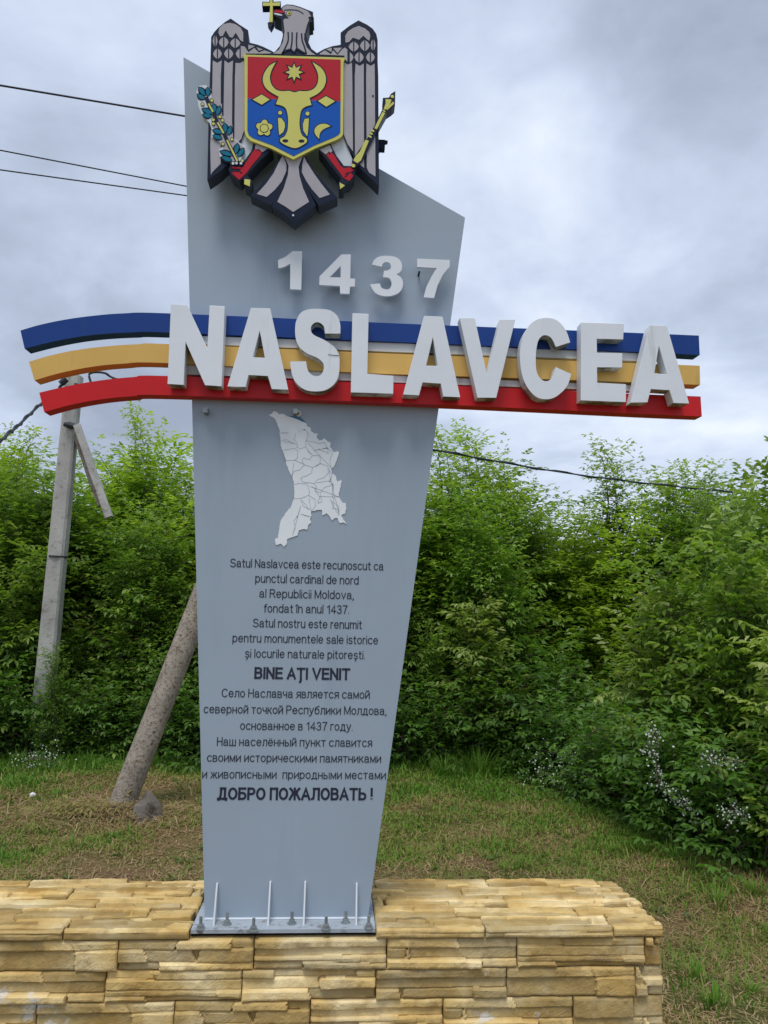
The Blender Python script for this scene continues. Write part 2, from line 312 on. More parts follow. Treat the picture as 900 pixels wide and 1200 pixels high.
# ------------------------------------------------------------------ stone block
BY = 2.80
ZT = P(600, 1086, BY)[2]; XR = P(778, 1085, BY)[0]; GAP0, GAP1 = P(222, 1094, BY)[0], P(441, 1092, BY)[0]
XC = (GAP0+GAP1)/2; XL = XC-(XR-XC); YB = 3.275; ROWH = .0985; TW = .455
block = thing('stone_block', (XC, 3.03, 0), 'long low plinth clad in yellow sandstone tiles under the grey welcome sign', 'plinth')
def tile_mesh(w, h, seed, thick=.028, soft=1.0, lip=False):
    r = random.Random(seed); st = .0045; nx_ = max(6, int(w/st)); ny = max(5, int(h/st))
    xs_ = np.linspace(0, w, nx_+1); ys_ = np.linspace(0, h, ny+1); X, Y = np.meshgrid(xs_, ys_)
    H = np.zeros_like(X); cell = np.zeros_like(X)
    if lip: bands = [0, h*r.uniform(.45, .75), h]
    else:
        nb_ = r.choice((2, 3, 3, 4)); ww_ = [r.uniform(.5, 1.6) for _ in range(nb_)]; cs_ = np.cumsum(ww_)/sum(ww_); bands = [0]+[h*c for c in cs_[:-1]]+[h]
    nb = len(bands)-1; wav = []
    for b in range(nb+1):
        a1, a2, f1, f2, p1, p2, sl = r.uniform(.0005, .0025), r.uniform(.0002, .0007), r.uniform(5, 14), r.uniform(25, 45), r.uniform(0, 6), r.uniform(0, 6), r.choice((0, 0, 1))*r.uniform(-.03, .03)
        wav.append(0 if b in (0, nb) else a1*np.sin(X*f1+p1)+a2*np.sin(X*f2+p2)+sl*(X-w/2))
    for b in range(nb):
        lo = bands[b]+wav[b]; hi = bands[b+1]+wav[b+1]; inb = (Y >= lo) & (Y <= hi+1e-6)
        ncut = r.choice((0, 1, 1, 2) if not lip else (0, 0, 1)); cx_ = [0]+sorted(r.uniform(.12, .88)*w for _ in range(ncut))+[w+1]
        for c in range(len(cx_)-1):
            sl = r.choice((0, 0, .5, -.5))*r.uniform(.3, 1); e0 = cx_[c]+(sl*(Y-lo)+.002*np.sin(Y*200) if c else -1); e1 = cx_[c+1]+sl*(Y-lo)*(1 if c < len(cx_)-2 else 0)
            msk = inb & (X >= e0) & (X < e1+1e-6)
            hh = (r.uniform(.6, 1) if (b+c+seed) % 2 else r.uniform(.15, .6))*thick*soft; tx, ty = r.uniform(-.02, .02), r.uniform(-.18, .05)
            prof = hh+tx*(X-cx_[c])+ty*(Y-(lo+hi)/2)
            dd = np.minimum(Y-lo+(.1 if b == 0 else 0), hi-Y+(.1 if b == nb-1 else 0)); dv = np.minimum(X-e0+(1 if c == 0 else 0), e1-X+(1 if c == len(cx_)-2 else 0))
            prof = prof-np.clip((.0045-dd)/.0045, 0, 1)*.0048-np.clip((.0045-dv)/.0045, 0, 1)*.003
            H[msk] = prof[msk]; cell[msk] = r.random()
    ph = r.uniform(0, 50)
    rg = np.random.default_rng(seed)
    for gs, am in ((.05, .0016), (.018, .0007)):
        gw, gh = int(w/gs)+3, int(h/gs)+3; G_ = rg.normal(0, 1, (gh, gw)); u_, v_ = X/gs, Y/gs; iu, iv = u_.astype(int), v_.astype(int); fu, fv = u_-iu, v_-iv; fu = fu*fu*(3-2*fu); fv = fv*fv*(3-2*fv)
        H += am*((G_[iv, iu]*(1-fu)+G_[iv, iu+1]*fu)*(1-fv)+(G_[iv+1, iu]*(1-fu)+G_[iv+1, iu+1]*fu)*fv)
    H += rg.normal(0, .0003, X.shape)
    H = np.maximum(H, .003)
    edge = np.minimum(np.minimum(X, w-X), np.minimum(Y, h-Y)); H -= np.clip((.006-edge)/.006, 0, 1)*.006
    base = .022
    nV = X.size; V = np.stack([X, -H-base*0, Y], -1).reshape(-1, 3)   # local: x along, -y outward, z up ; back at y=+base
    F = [(j*(nx_+1)+i, j*(nx_+1)+i+1, (j+1)*(nx_+1)+i+1, (j+1)*(nx_+1)+i) for j in range(ny) for i in range(nx_)]
    ring = [i for i in range(nx_+1)]+[j*(nx_+1)+nx_ for j in range(1, ny+1)]+[ny*(nx_+1)+i for i in range(nx_-1, -1, -1)]+[j*(nx_+1) for j in range(ny-1, 0, -1)]
    V2 = V[ring].copy(); V2[:, 1] = base; V = np.concatenate([V, V2]); m = len(ring)
    for i in range(m): F.append((ring[(i+1) % m], ring[i], nV+i, nV+(i+1) % m))
    me = bpy.data.meshes.new('stone_tile'); me.from_pydata(V.tolist(), [], F); me.materials.append(MT['stone'])
    a = me.attributes.new('cell', 'FLOAT', 'POINT'); a.data.foreach_set('value', np.concatenate([cell.reshape(-1), cell.reshape(-1)[ring]]).astype('f4')); me.update()
    return me
_tm = {}
def tile(w, h, kind, seed, loc, rot=(0, 0, 0)):
    if rot[2] and abs(rot[2]) < 3: kind = 'e'
    w = round(w/.02)*.02 if w < TW-.02 else TW
    key = (round(w, 3), kind, seed % 7 if w > TW-.02 else seed % 2)
    if key not in _tm: _tm[key] = tile_mesh(w-.0035, h-.003, abs(int(key[0]*1000)*31+ord(kind)*7+key[2]*101), .027 if kind == 'f' else (.02 if kind == 't' else .007 if kind == 'e' else .007), 1., kind == 'l')
    o = bpy.data.objects.new('stone_tile', _tm[key]); C.objects.link(o); o.parent = block; o.rotation_euler = rot
    o.location = np.array(loc)-ROOT[block.name]; return o
LIP = .034; ZF = ZT-LIP             # underside of the top course
rx = {0: [23, 170, 313, 454, 592, 730], 1: [7, 153, 299, 441, 580, 719], 2: [88, 235, 379, 520, 659]}
k = 0
def run(x0, x1, cut0, h, kind, place):
    """tiles from x0 to x1 with joints at cut0 + n*TW"""
    global k
    c = cut0
    while c > x0: c -= TW
    while c < x1-.001:
        a, b = max(c, x0), min(c+TW, x1)
        if b-a > .012: place(a, b-a, k); k += 1
        c += TW
core_d = .03
for row in range(5):
    z0 = ZF-(row+1)*ROWH; ypix = [1115, 1148, 1180, 1180, 1180][row]
    cut = P(rx[row][3], ypix, BY)[0] if row < 3 else P(rx[row-3][3], ypix, BY)[0]+.13
    run(XL, XR, cut, ROWH, 'f', lambda a, w, s: tile(w, ROWH, 'f', s*5+row, (a, BY+.012, z0)))
    for sx, xx in ((1, XR), (-1, XL)):                       # the two short ends
        d = YB-BY-.02
        if sx > 0: tile(d-.005, ROWH, 'f', row*3+1, (xx-.012, BY+.022, z0), (0, 0, math.radians(90)))
        else: tile(d-.005, ROWH, 'f', row*3+2, (xx+.012, YB-.01, z0), (0, 0, math.radians(-90)))
    run(XL, XR, cut+.2, ROWH, 'f', lambda a, w, s: tile(w, ROWH, 'f', s*5+row, (-a+XL+XR, YB-.012, z0), (0, 0, math.pi)))
NT = 5; TH = (YB-BY-.0)/NT
for side, (a0, a1) in enumerate(((XL, GAP0), (GAP1, XR))):
    for row in range(NT):
        y0 = BY+row*TH; base = (a1-[.31, .17, .38, .05, .24][row]*1.0) if side == 0 else (P([569, 540, 610, 560, 600][row], 1080, BY)[0])
        if side == 0 and row == 0: base = P(75.5, 1085, BY)[0]
        run(a0+(.0 if side == 0 else 0), a1, base, TH, 't', lambda a, w, s: tile(w, TH, 't', s*7+row+side, (a, y0, ZT-.012), (math.radians(-90), 0, 0)))
# front lip of the top course (smooth bull-nosed edge pieces)
for side, (a0, a1) in enumerate(((XL, GAP0), (GAP1, XR+.004))):
    run(a0, a1, P(75.5, 1085, BY)[0] if side == 0 else P(569, 1085, BY)[0], LIP, 'l', lambda a, w, s: tile(w, LIP, 'l', s*3+1, (a, BY-.006, ZF+.001)))
mb = MB(); mb.box((XL+.03, BY+.034, -.1), (XR-.03, YB-.034, ZT-.034)); mb.build('mortar_core', 'mortar', block)

# ------------------------------------------------------------------ the sign
PY = 2.90; SY = 2.85; LY = SY-.055       # panel face, stripe face, letter face
ZP = G(330, 1077, ZT)[2]; ZPL = P(330, 1077, PY)[2]     # plate top
sign = thing('welcome_sign', (XC, 2.95, ZPL), 'tall grey metal welcome stele with eagle crest, three coloured stripes and big white village name', 'sign')
pl('panel', [(215, 67), (545, 255), (431, 1077), (240, 1077)], PY, .13, 'panel', sign)
# stripes
def stripe(name, top, bot, m, label):
    t = smooth_line(top, 5); b = smooth_line(bot, 5); return pl('stripe', t+b[::-1], SY, .06, m, sign, label)
ZSt = lambda p: Z(10, 355, 4.091, p)
stripe('stripe', ZSt([(57, 132), (150, 105), (270, 80), (400, 62), (550, 50), (775, 50)])+[(460, 378.7), (528, 381.5), (750, 390.3), (819, 393.2)],
       ZSt([(77, 219), (200, 188), (330, 163), (450, 149), (600, 141), (775, 142)])+[(460, 400.5), (528, 403.2), (750, 412.5), (820, 416)], 'blue', 'long blue stripe, top one')
stripe('stripe', ZSt([(98, 282), (200, 252), (330, 225), (480, 207), (620, 198), (770, 197)])+[(432, 413.2), (608, 420.3), (796, 427.6), (820, 428.6)],
       ZSt([(124, 371), (250, 335), (400, 306), (550, 291), (760, 288)])+[(432, 437.2), (608, 443), (796, 450), (820.5, 451)], 'yellow', 'long yellow stripe in the middle')
stripe('stripe', ZSt([(147, 430), (300, 395), (450, 370), (600, 355), (760, 350)])+[(462, 449.7), (540, 452.6), (750, 461.8), (821, 464.6)],
       ZSt([(171, 523), (300, 488), (450, 461), (600, 447), (760, 442)])+[(462, 472), (620, 478.8), (750, 485), (822.5, 488)], 'red', 'long red stripe at the bottom')
pl('rail', [(203, 392.5), (460, 402), (760, 414.5), (760, 423.5), (460, 412.3), (203, 402)], SY+.012, .03, 'white2', sign)
pl('rail', [(203, 427), (460, 440), (760, 452.5), (760, 459), (460, 448), (203, 438)], SY+.012, .03, 'white2', sign)
for px_ in (240, 346):     # little fixing tabs under the red stripe
    a = P(px_, 478+px_*.01, SY); m2 = MB(); m2.box((a[0]-.008, SY+.012, a[2]-.006), (a[0]+.008, PY, a[2]+.012)); m2.build('fixing_tab', 'steel', sign)
# letters
ZN = lambda p: Z(190, 345, 5.625, p); ZS = lambda p: Z(330, 345, 6, p); ZV = lambda p: Z(460, 360, 5.625, p); ZC = lambda p: Z(590, 360, 5.625, p); ZE = lambda p: Z(670, 365, 5.625, p)
S_ = [(413, 275), (305, 275), (298, 228), (270, 200), (235, 198), (208, 225), (208, 262), (235, 290), (300, 320), (365, 365), (400, 415), (408, 480), (400, 570), (370, 630), (310, 672), (240, 682), (170, 672), (110, 630), (75, 570), (60, 472), (172, 470), (182, 525), (205, 560), (245, 575), (280, 560), (297, 520), (290, 480), (250, 445), (180, 415), (125, 370), (100, 310), (95, 240), (105, 180), (140, 125), (200, 103), (270, 102), (340, 112), (390, 150), (412, 210)]
C_ = [(440, 232), (345, 262), (320, 210), (290, 187), (255, 190), (228, 225), (215, 300), (215, 400), (232, 455), (265, 485), (300, 483), (330, 455), (345, 395), (447, 440), (425, 510), (385, 560), (330, 598), (270, 607), (215, 590), (165, 540), (130, 470), (112, 380), (110, 280), (130, 190), (170, 120), (220, 82), (280, 70), (340, 80), (390, 120), (420, 170)]
LET = [('N', [ZN([(58, 62), (165, 70), (298, 355), (313, 72), (413, 78), (391, 608), (283, 600), (155, 315), (142, 598), (35, 592)])]),
 ('A', [ZN([(585, 88), (712, 92), (832, 630), (722, 625), (697, 540), (570, 532), (550, 612), (430, 608)]), ZN([(643, 240), (677, 418), (598, 414)])]),
 ('S', [smooth_loop(ZS(S_), 4, (0, 1, 19, 20))]),
 ('L', [ZS([(498, 132), (612, 137), (603, 557), (787, 572), (785, 700), (487, 690)])]),
 ('A', [ZV([(208, 57), (330, 62), (447, 595), (335, 590), (318, 505), (198, 497), (175, 582), (70, 577)]), ZV([(266, 200), (298, 387), (222, 385)])]),
 ('V', [ZV([(442, 70), (542, 70), (622, 440), (708, 80), (810, 80), (684, 598), (560, 597)])]),
 ('C', [smooth_loop(ZC(C_), 4, (0, 1, 12, 13))]),
 ('E', [ZC([(512, 100), (795, 108), (790, 213), (615, 208), (617, 300), (785, 303), (783, 398), (617, 397), (619, 497), (808, 507), (808, 627), (510, 615)])]),
 ('A', [ZE([(516, 90), (628, 92), (775, 608), (672, 605), (645, 520), (522, 513), (500, 600), (390, 602)]), ZE([(575, 228), (628, 415), (545, 407)])])]
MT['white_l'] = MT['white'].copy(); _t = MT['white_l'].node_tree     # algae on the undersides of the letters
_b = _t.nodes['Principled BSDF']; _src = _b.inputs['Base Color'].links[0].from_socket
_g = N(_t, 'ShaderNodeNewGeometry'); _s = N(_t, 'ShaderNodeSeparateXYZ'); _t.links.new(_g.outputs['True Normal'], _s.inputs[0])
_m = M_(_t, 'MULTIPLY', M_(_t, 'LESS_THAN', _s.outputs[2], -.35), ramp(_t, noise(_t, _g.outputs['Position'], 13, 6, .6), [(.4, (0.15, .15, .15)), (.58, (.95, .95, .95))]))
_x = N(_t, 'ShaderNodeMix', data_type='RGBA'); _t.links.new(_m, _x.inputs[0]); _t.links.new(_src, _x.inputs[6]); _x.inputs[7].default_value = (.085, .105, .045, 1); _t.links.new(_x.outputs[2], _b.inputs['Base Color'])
order = ['white letter N', 'first white letter A, between N and S', 'white letter S with a crack', 'white letter L', 'second white letter A, between L and V', 'white letter V', 'white letter C', 'white letter E', 'last white letter A']
for (ch, lp), lab in zip(LET, order):
    o = pl('letter', lp, LY+random.uniform(-.004, .004), .054, 'white_l', sign, lab)
    bv = o.modifiers.new('bevel', 'BEVEL'); bv.width = .0012; bv.segments = 1; bv.limit_method = 'ANGLE'; bv.angle_limit = math.radians(50)
pls('crack', [Z(330, 345, 6, [(325, 420), (360, 425), (405, 428), (402, 432), (360, 429), (328, 424)])], LY-.0006, .0004, 'black', sign)
# digits 1437
ZA4 = lambda p: Z(320, 285, 8.182, p); ZB4 = lambda p: Z(425, 285, 8.182, p)
D3 = [(183, 225), (90, 205), (110, 160), (160, 128), (230, 120), (310, 130), (360, 165), (378, 220), (365, 270), (322, 297), (370, 330), (387, 380), (375, 440), (330, 485), (250, 508), (170, 500), (110, 465), (70, 395), (165, 385), (180, 425), (220, 442), (255, 438), (275, 405), (275, 365), (250, 332), (195, 325), (205, 263), (240, 260), (268, 240), (270, 210), (250, 185), (215, 182), (190, 200)]
DY = PY-.045
for lp, lab, pin in (([ZA4([(188, 75), (278, 78), (270, 445), (163, 440), (165, 195), (105, 228), (50, 240), (48, 162), (120, 130)])], 'white digit 1', (346, 320)),
     ([ZA4([(655, 107), (745, 107), (740, 337), (787, 340), (785, 415), (738, 415), (733, 485), (643, 482), (640, 410), (442, 400), (445, 318)]), ZA4([(648, 218), (648, 328), (540, 325)])], 'white digit 4', (403, 322)),
     ([smooth_loop(ZB4(D3), 3, (0, 1, 9, 17, 18, 25, 26))], 'white digit 3', (462, 335)),
     ([ZB4([(523, 147), (835, 160), (835, 222), (770, 300), (720, 400), (685, 525), (585, 518), (610, 420), (660, 320), (710, 238), (523, 228)])], 'white digit 7', (512, 318))):
    o = pl('digit', lp, DY, .012, 'white', sign, lab)
    m2 = MB(); a = P(pin[0], pin[1], DY+.01); m2.tube([(a[0], DY+.01, a[2]), (a[0], PY, a[2])], .006, 8); m2.build('standoff', 'steel', o)
m2 = MB(); a = P(491.5, 318, DY+.01); m2.tube([(a[0], DY+.01, a[2]-.002), (a[0], PY, a[2]-.002)], .004, 6); m2.build('standoff', 'navy', sign)
# lettering
ZL = lambda x, y: (225+x/3.6, 640+y/3.6)
def arc(cx, cy, rx, ry, a0, a1, n=9):
    return [(cx+rx*math.cos(math.radians(a0+(a1-a0)*k/n)), cy+ry*math.sin(math.radians(a0+(a1-a0)*k/n))) for k in range(n+1)]
X_ = .73
def _o(cx=.22, w=.22, y0=0, y1=X_): return arc(cx, (y0+y1)/2, w, (y1-y0)/2, 90, 450, 20)
def _s(w, H): return arc(w, H*.755, w*.92, H*.245, 25, 255, 9)+arc(w, H*.26, w, H*.26, 72, -155, 9)
GL = {  # centre lines of a condensed grotesque: advance, strokes
 'a': (.46, [[(.03, .52)]+arc(.21, .53, .18, .2, 160, 0)+[(.39, .12), (.44, 0)], [(.39, .43), (.17, .39)]+arc(.17, .19, .17, .19, 95, 270)+[(.3, .05), (.39, .17)]]),
 'c': (.42, [arc(.23, .365, .23, .365, 42, 318, 16)]), 'e': (.46, [[(.01, .37), (.45, .39)]+arc(.23, .365, .22, .365, 10, 322, 16)]),
 's': (.38, [_s(.19, X_)]), 't': (.25, [[(.1, .93), (.1, .12), (.14, .02), (.24, .0)], [(0, X_-.03), (.24, X_-.03)]]), 'u': (.42, [[(0, X_), (0, .2)]+arc(.19, .2, .19, .2, 190, 350)+[(.4, .25)], [(.41, X_), (.41, 0)]]),
 'l': (.0, [[(0, 0), (0, 1)]]), 'i': (.0, [[(0, 0), (0, .66)], [(0, .90), (0, 1.03)]]), 'v': (.42, [[(0, X_), (.21, 0), (.42, X_)]]), 'r': (.22, [[(0, 0), (0, X_)], [(0, .45)]+arc(.19, .45, .19, .26, 170, 80)]),
 'o': (.44, [_o()]), 'n': (.41, [[(0, 0), (0, X_)], [(0, .46)]+arc(.21, .48, .2, .25, 170, 0)+[(.41, 0)]]), 'p': (.44, [[(0, -.25), (0, X_)], _o()]), 'd': (.44, [[(.44, 0), (.44, 1)], _o()]), 'b': (.44, [[(0, 0), (0, 1)], _o()]),
 'f': (.22, [[(.09, 0), (.09, .84)]+arc(.22, .84, .13, .15, 175, 80), [(0, X_-.03), (.23, X_-.03)]]), 'm': (.68, [[(0, 0), (0, X_)], [(0, .46)]+arc(.18, .5, .16, .23, 170, 0)+[(.34, 0)], [(.34, .46)]+arc(.52, .5, .16, .23, 170, 0)+[(.68, 0)]]),
 'î': (.0, [[(0, 0), (0, .66)], [(-.12, .86), (0, 1.02), (.12, .86)]]), ',': (.0, [[(.02, .04), (.02, -.04), (-.03, -.16)]]), '.': (.0, [[(0, -.01), (0, .07)]]), '!': (.0, [[(0, -.01), (0, .09)], [(0, .38), (0, 1)]]),
 'S': (.56, [_s(.28, 1)]), 'N': (.52, [[(0, 0), (0, 1)], [(0, .98), (.52, .02)], [(.52, 1), (.52, 0)]]), 'R': (.52, [[(0, 0), (0, 1)], [(0, 1), (.32, 1)]+arc(.32, .76, .18, .24, 80, -80)+[(.32, .52), (0, .52)], [(.3, .52), (.54, 0)]]),
 'M': (.62, [[(0, 0), (0, 1)], [(.01, .98), (.31, .06), (.61, .98)], [(.62, 1), (.62, 0)]]), 'B': (.5, [[(0, 0), (0, 1)], [(0, 1), (.28, 1)]+arc(.28, .77, .18, .23, 80, -80)+[(.28, .54), (0, .54)], [(0, .54), (.3, .54)]+arc(.3, .27, .2, .27, 80, -80)+[(.3, 0), (0, 0)]]),
 'I': (.0, [[(0, 0), (0, 1)]]), 'E': (.44, [[(0, 0), (0, 1)], [(0, 1), (.43, 1)], [(0, .53), (.4, .53)], [(0, 0), (.45, 0)]]), 'A': (.58, [[(0, 0), (.29, 1), (.58, 0)], [(.1, .3), (.48, .3)]]), 'V': (.58, [[(0, 1), (.29, 0), (.58, 1)]]), 'T': (.52, [[(0, 1), (.52, 1)], [(.26, 1), (.26, 0)]]),
 '1': (.3, [[(.05, .76), (.26, .98), (.26, 0)]]), '4': (.48, [[(.36, 0), (.36, 1), (0, .27), (.48, .27)]]), '3': (.46, [arc(.22, .76, .2, .24, 155, -80, 9)+[(.18, .53)], [(.18, .53)]+arc(.22, .265, .23, .265, 82, -155, 9)]), '7': (.45, [[(0, 1), (.45, 1), (.28, .6), (.17, 0)]]),
 'С': (.56, [arc(.3, .5, .3, .5, 42, 318, 16)]), 'Н': (.5, [[(0, 0), (0, 1)], [(0, .52), (.5, .52)], [(.5, 1), (.5, 0)]]), 'Р': (.48, [[(0, 0), (0, 1)], [(0, 1), (.28, 1)]+arc(.28, .74, .2, .26, 80, -80)+[(.28, .47), (0, .47)]]),
 'О': (.6, [_o(.3, .3, 0, 1)]), 'П': (.5, [[(0, 0), (0, 1)], [(0, 1), (.5, 1)], [(.5, 1), (.5, 0)]]), 'Д': (.62, [[(0, -.2), (0, 0)], [(-.02, 0), (.64, 0)], [(.62, 0), (.62, -.2)], [(.1, 0), (.18, .4), (.2, 1)], [(.18, 1), (.52, 1)], [(.52, 1), (.52, 0)]]),
 'Б': (.5, [[(0, 0), (0, 1)], [(0, 1), (.45, 1)], [(0, .57), (.28, .57)]+arc(.28, .285, .22, .285, 80, -80)+[(.28, 0), (0, 0)]]), 'Ж': (.78, [[(.39, 0), (.39, 1)], [(.03, 1), (.16, .86), (.24, .56), (.39, .52)], [(.75, 1), (.62, .86), (.54, .56), (.39, .52)], [(.24, .52), (0, 0)], [(.54, .52), (.78, 0)]]),
 'Л': (.54, [[(0, .01), (.1, .05), (.14, .4), (.15, 1)], [(.13, 1), (.54, 1)], [(.54, 1), (.54, 0)]]), 'Ь': (.48, [[(0, 0), (0, 1)], [(0, .57), (.27, .57)]+arc(.27, .285, .21, .285, 80, -80)+[(.27, 0), (0, 0)]]),
 'л': (.42, [[(0, .01), (.08, .06), (.11, X_)], [(.09, X_), (.42, X_)], [(.42, X_), (.42, 0)]]), 'в': (.4, [[(0, 0), (0, X_)], [(0, X_), (.22, X_)]+arc(.22, .56, .14, .17, 80, -80)+[(.22, .39), (0, .39)], [(0, .39), (.24, .39)]+arc(.24, .195, .16, .195, 80, -80)+[(.24, 0), (0, 0)]]),
 'ч': (.37, [[(0, X_), (0, .48), (.05, .36), (.15, .32), (.37, .36)], [(.37, X_), (.37, 0)]]), 'я': (.4, [[(.4, 0), (.4, X_)], [(.4, X_), (.17, X_)]+arc(.17, .54, .16, .19, 100, 260)+[(.17, .35), (.4, .35)], [(.22, .35), (0, 0)]]),
 'т': (.38, [[(0, X_), (.38, X_)], [(.19, X_), (.19, 0)]]), 'м': (.5, [[(0, 0), (0, X_)], [(.01, .7), (.25, .06), (.49, .7)], [(.5, X_), (.5, 0)]]), 'и': (.41, [[(0, 0), (0, X_)], [(0, .04), (.41, .69)], [(.41, X_), (.41, 0)]]),
 'н': (.4, [[(0, 0), (0, X_)], [(0, .38), (.4, .38)], [(.4, X_), (.4, 0)]]), 'ы': (.56, [[(0, 0), (0, X_)], [(0, .42), (.2, .42)]+arc(.2, .21, .15, .21, 80, -80)+[(.2, 0), (0, 0)], [(.56, X_), (.56, 0)]]), 'к': (.37, [[(0, 0), (0, X_)], [(.35, X_), (.15, .4), (0, .37)], [(.14, .4), (.38, 0)]]),
 'п': (.4, [[(0, 0), (0, X_)], [(0, X_), (.4, X_)], [(.4, X_), (.4, 0)]]), 'у': (.42, [[(0, X_), (.21, .06)], [(.42, X_), (.18, -.12), (.1, -.23), (.0, -.24)]]), 'б': (.44, [_o(.22, .22, 0, .66), [(0, .35), (.01, .62), (.09, .84), (.24, .92), (.42, 1.0)]]), 'г': (.28, [[(0, 0), (0, X_)], [(0, X_), (.28, X_)]]),
 'д': (.5, [[(0, -.17), (0, 0)], [(-.02, 0), (.52, 0)], [(.5, 0), (.5, -.17)], [(.08, 0), (.14, .3), (.16, X_)], [(.14, X_), (.42, X_)], [(.42, X_), (.42, 0)]]), 'ж': (.6, [[(.3, 0), (.3, X_)], [(.03, X_), (.18, .42), (.3, .38)], [(.57, X_), (.42, .42), (.3, .38)], [(.19, .4), (0, 0)], [(.41, .4), (.6, 0)]]),
 'ш': (.6, [[(0, 0), (0, X_)], [(.3, X_), (.3, 0)], [(.6, X_), (.6, 0)], [(0, 0), (.6, 0)]]),
}
_e = GL['e'][1]; GL['ё'] = (.46, _e+[[(.12, .88), (.12, .98)], [(.34, .88), (.34, .98)]]); GL['й'] = (.41, GL['и'][1]+[[(.09, 1.0), (.14, .88), (.27, .88), (.32, 1.0)]])
GL['ș'] = (.38, GL['s'][1]+[[(.2, -.13), (.2, -.2), (.15, -.28)]]); GL['ț'] = (.25, GL['t'][1]+[[(.14, -.13), (.14, -.2), (.09, -.28)]]); GL['Ț'] = (.52, GL['T'][1]+[[(.27, -.14), (.27, -.22), (.21, -.34)]])
for a_, b_ in (('е', 'e'), ('о', 'o'), ('а', 'a'), ('с', 'c'), ('р', 'p'), ('М', 'M'), ('А', 'A'), ('В', 'B'), ('Т', 'T')): GL[a_] = GL[b_]
def text_line(txt, x0, x1, yb, cap, bold=False):
    hw = .098 if bold else .057; gap = (.055 if bold else .075)+2*hw; pen = 0; st = []
    for ch in txt:
        if ch == ' ': pen += .27 if not bold else .30; continue
        w_, ss = GL[ch]
        for si, q in enumerate(ss): st.append((si, [(pen+hw+x*(1.0 if not bold else 1.05), hw+y*(1-2*hw)) for x, y in q]))
        pen += w_*(1.0 if not bold else 1.05)+gap
    W_ = pen-gap+2*hw; YT = PY-.0012; a = P(*ZL(x0, yb), YT); b = P(*ZL(x1, yb), YT); zs = P(*ZL(x0, yb-cap), YT)[2]-a[2]; sx = (b[0]-a[0])/W_; zb = (a[2]+b[2])/2
    V = []; F = []
    for si, q in st:
        q2 = [(x*sx/zs, y) for x, y in q]; closed = math.dist(q2[0], q2[-1]) < 1e-4 and len(q2) > 12
        if closed: q2 = q2[:-1]
        n = len(q2); hh = hw*(.92 if not bold else .9)
        if not closed and not (len(q2) == 2 and math.dist(*q2) < .2):          # square ends reach the full outline
            def ext(p, q):
                l = math.dist(p, q) or 1; return (p[0]+(p[0]-q[0])/l*hw, p[1]+(p[1]-q[1])/l*hw)
            q2[0] = ext(q2[0], q2[1]); q2[-1] = ext(q2[-1], q2[-2])
        rb = ribbon(q2, hh, closed); L, R_ = (rb[0], rb[1]) if closed else (rb[0][:n], rb[0][n:][::-1]); k0 = len(V); yy = YT-.00006*si
        for (lx, ly), (rx_, ry_) in zip(L, R_): V += [(a[0]+lx*zs, yy, zb+ly*zs), (a[0]+rx_*zs, yy, zb+ry_*zs)]
        for i in range(n if closed else n-1):
            j = (i+1) % n; F.append((k0+2*i, k0+2*i+1, k0+2*j+1, k0+2*j))
    mk('text_line', V, F, 'black', sign)
CAP = 37
for a in (("Satul Naslavcea este recunoscut ca", 160, 808, 96), ("punctul cardinal de nord", 266, 703, 158), ("al Republicii Moldova,", 283, 682, 221), ("fondat în anul 1437.", 302, 663, 283),
          ("Satul nostru este renumit", 256, 717, 346), ("pentru monumentele sale istorice", 170, 785, 410), ("și locurile naturale pitorești.", 223, 730, 474),
          ("Село Наславча является самой", 124, 750, 641), ("северной точкой Республики Молдова,", 48, 820, 709), ("основанное в 1437 году.", 202, 678, 777),
          ("Наш населённый пункт славится", 104, 760, 845), ("своими историческими памятниками", 62, 798, 912), ("и живописными  природными местами", 42, 818, 982)):
    text_line(*a, CAP)
text_line("BINE AȚI VENIT", 262, 667, 563, 51, True); text_line("ДОБРО ПОЖАЛОВАТЬ !", 106, 762, 1072, 54, True)
# map
ZM = lambda p: Z(290, 470, 6.43, p)
MAP = [(157, 105), (185, 95), (195, 75), (225, 85), (235, 100), (270, 95), (300, 115), (340, 125), (400, 150), (440, 165), (450, 190), (475, 200), (480, 225), (505, 245), (530, 245), (520, 270), (540, 295), (560, 295), (575, 280), (600, 300), (628, 315), (622, 345), (650, 385), (688, 378), (685, 410), (675, 440), (650, 500), (630, 505), (635, 540), (665, 565), (675, 605), (710, 597), (705, 640), (690, 690), (690, 720), (715, 765), (742, 768), (745, 800), (735, 850), (705, 860), (720, 890), (748, 925), (720, 915), (695, 920), (675, 880), (650, 885), (637, 900), (620, 870), (595, 845), (565, 862), (560, 820), (520, 820), (480, 835), (482, 870), (470, 890), (480, 915), (455, 940), (450, 968), (420, 965), (385, 975), (380, 1010), (350, 1020), (300, 1040), (295, 1080), (275, 1098), (250, 1075), (215, 1085), (205, 1040), (228, 1030), (240, 960), (250, 900), (290, 840), (330, 790), (350, 730), (350, 620), (340, 580), (310, 520), (290, 470), (285, 430), (265, 375), (250, 330), (245, 260), (240, 210), (220, 160), (200, 125)]
def rough(pts, amp=3, seed=1):
    r = random.Random(seed); o = []
    for i, p in enumerate(pts):
        q = pts[(i+1) % len(pts)]; L = math.hypot(q[0]-p[0], q[1]-p[1]); n = max(1, int(L/9))
        for k in range(n):
            t = k/n; o.append((p[0]+(q[0]-p[0])*t+(r.uniform(-amp, amp) if k else 0), p[1]+(q[1]-p[1])*t+(r.uniform(-amp, amp) if k else 0)))
    return o
mp_ = pl('map', ZM(rough(MAP, 2.6)), PY-.0025, .0015, 'maplt', sign, 'pale outline map of the country')
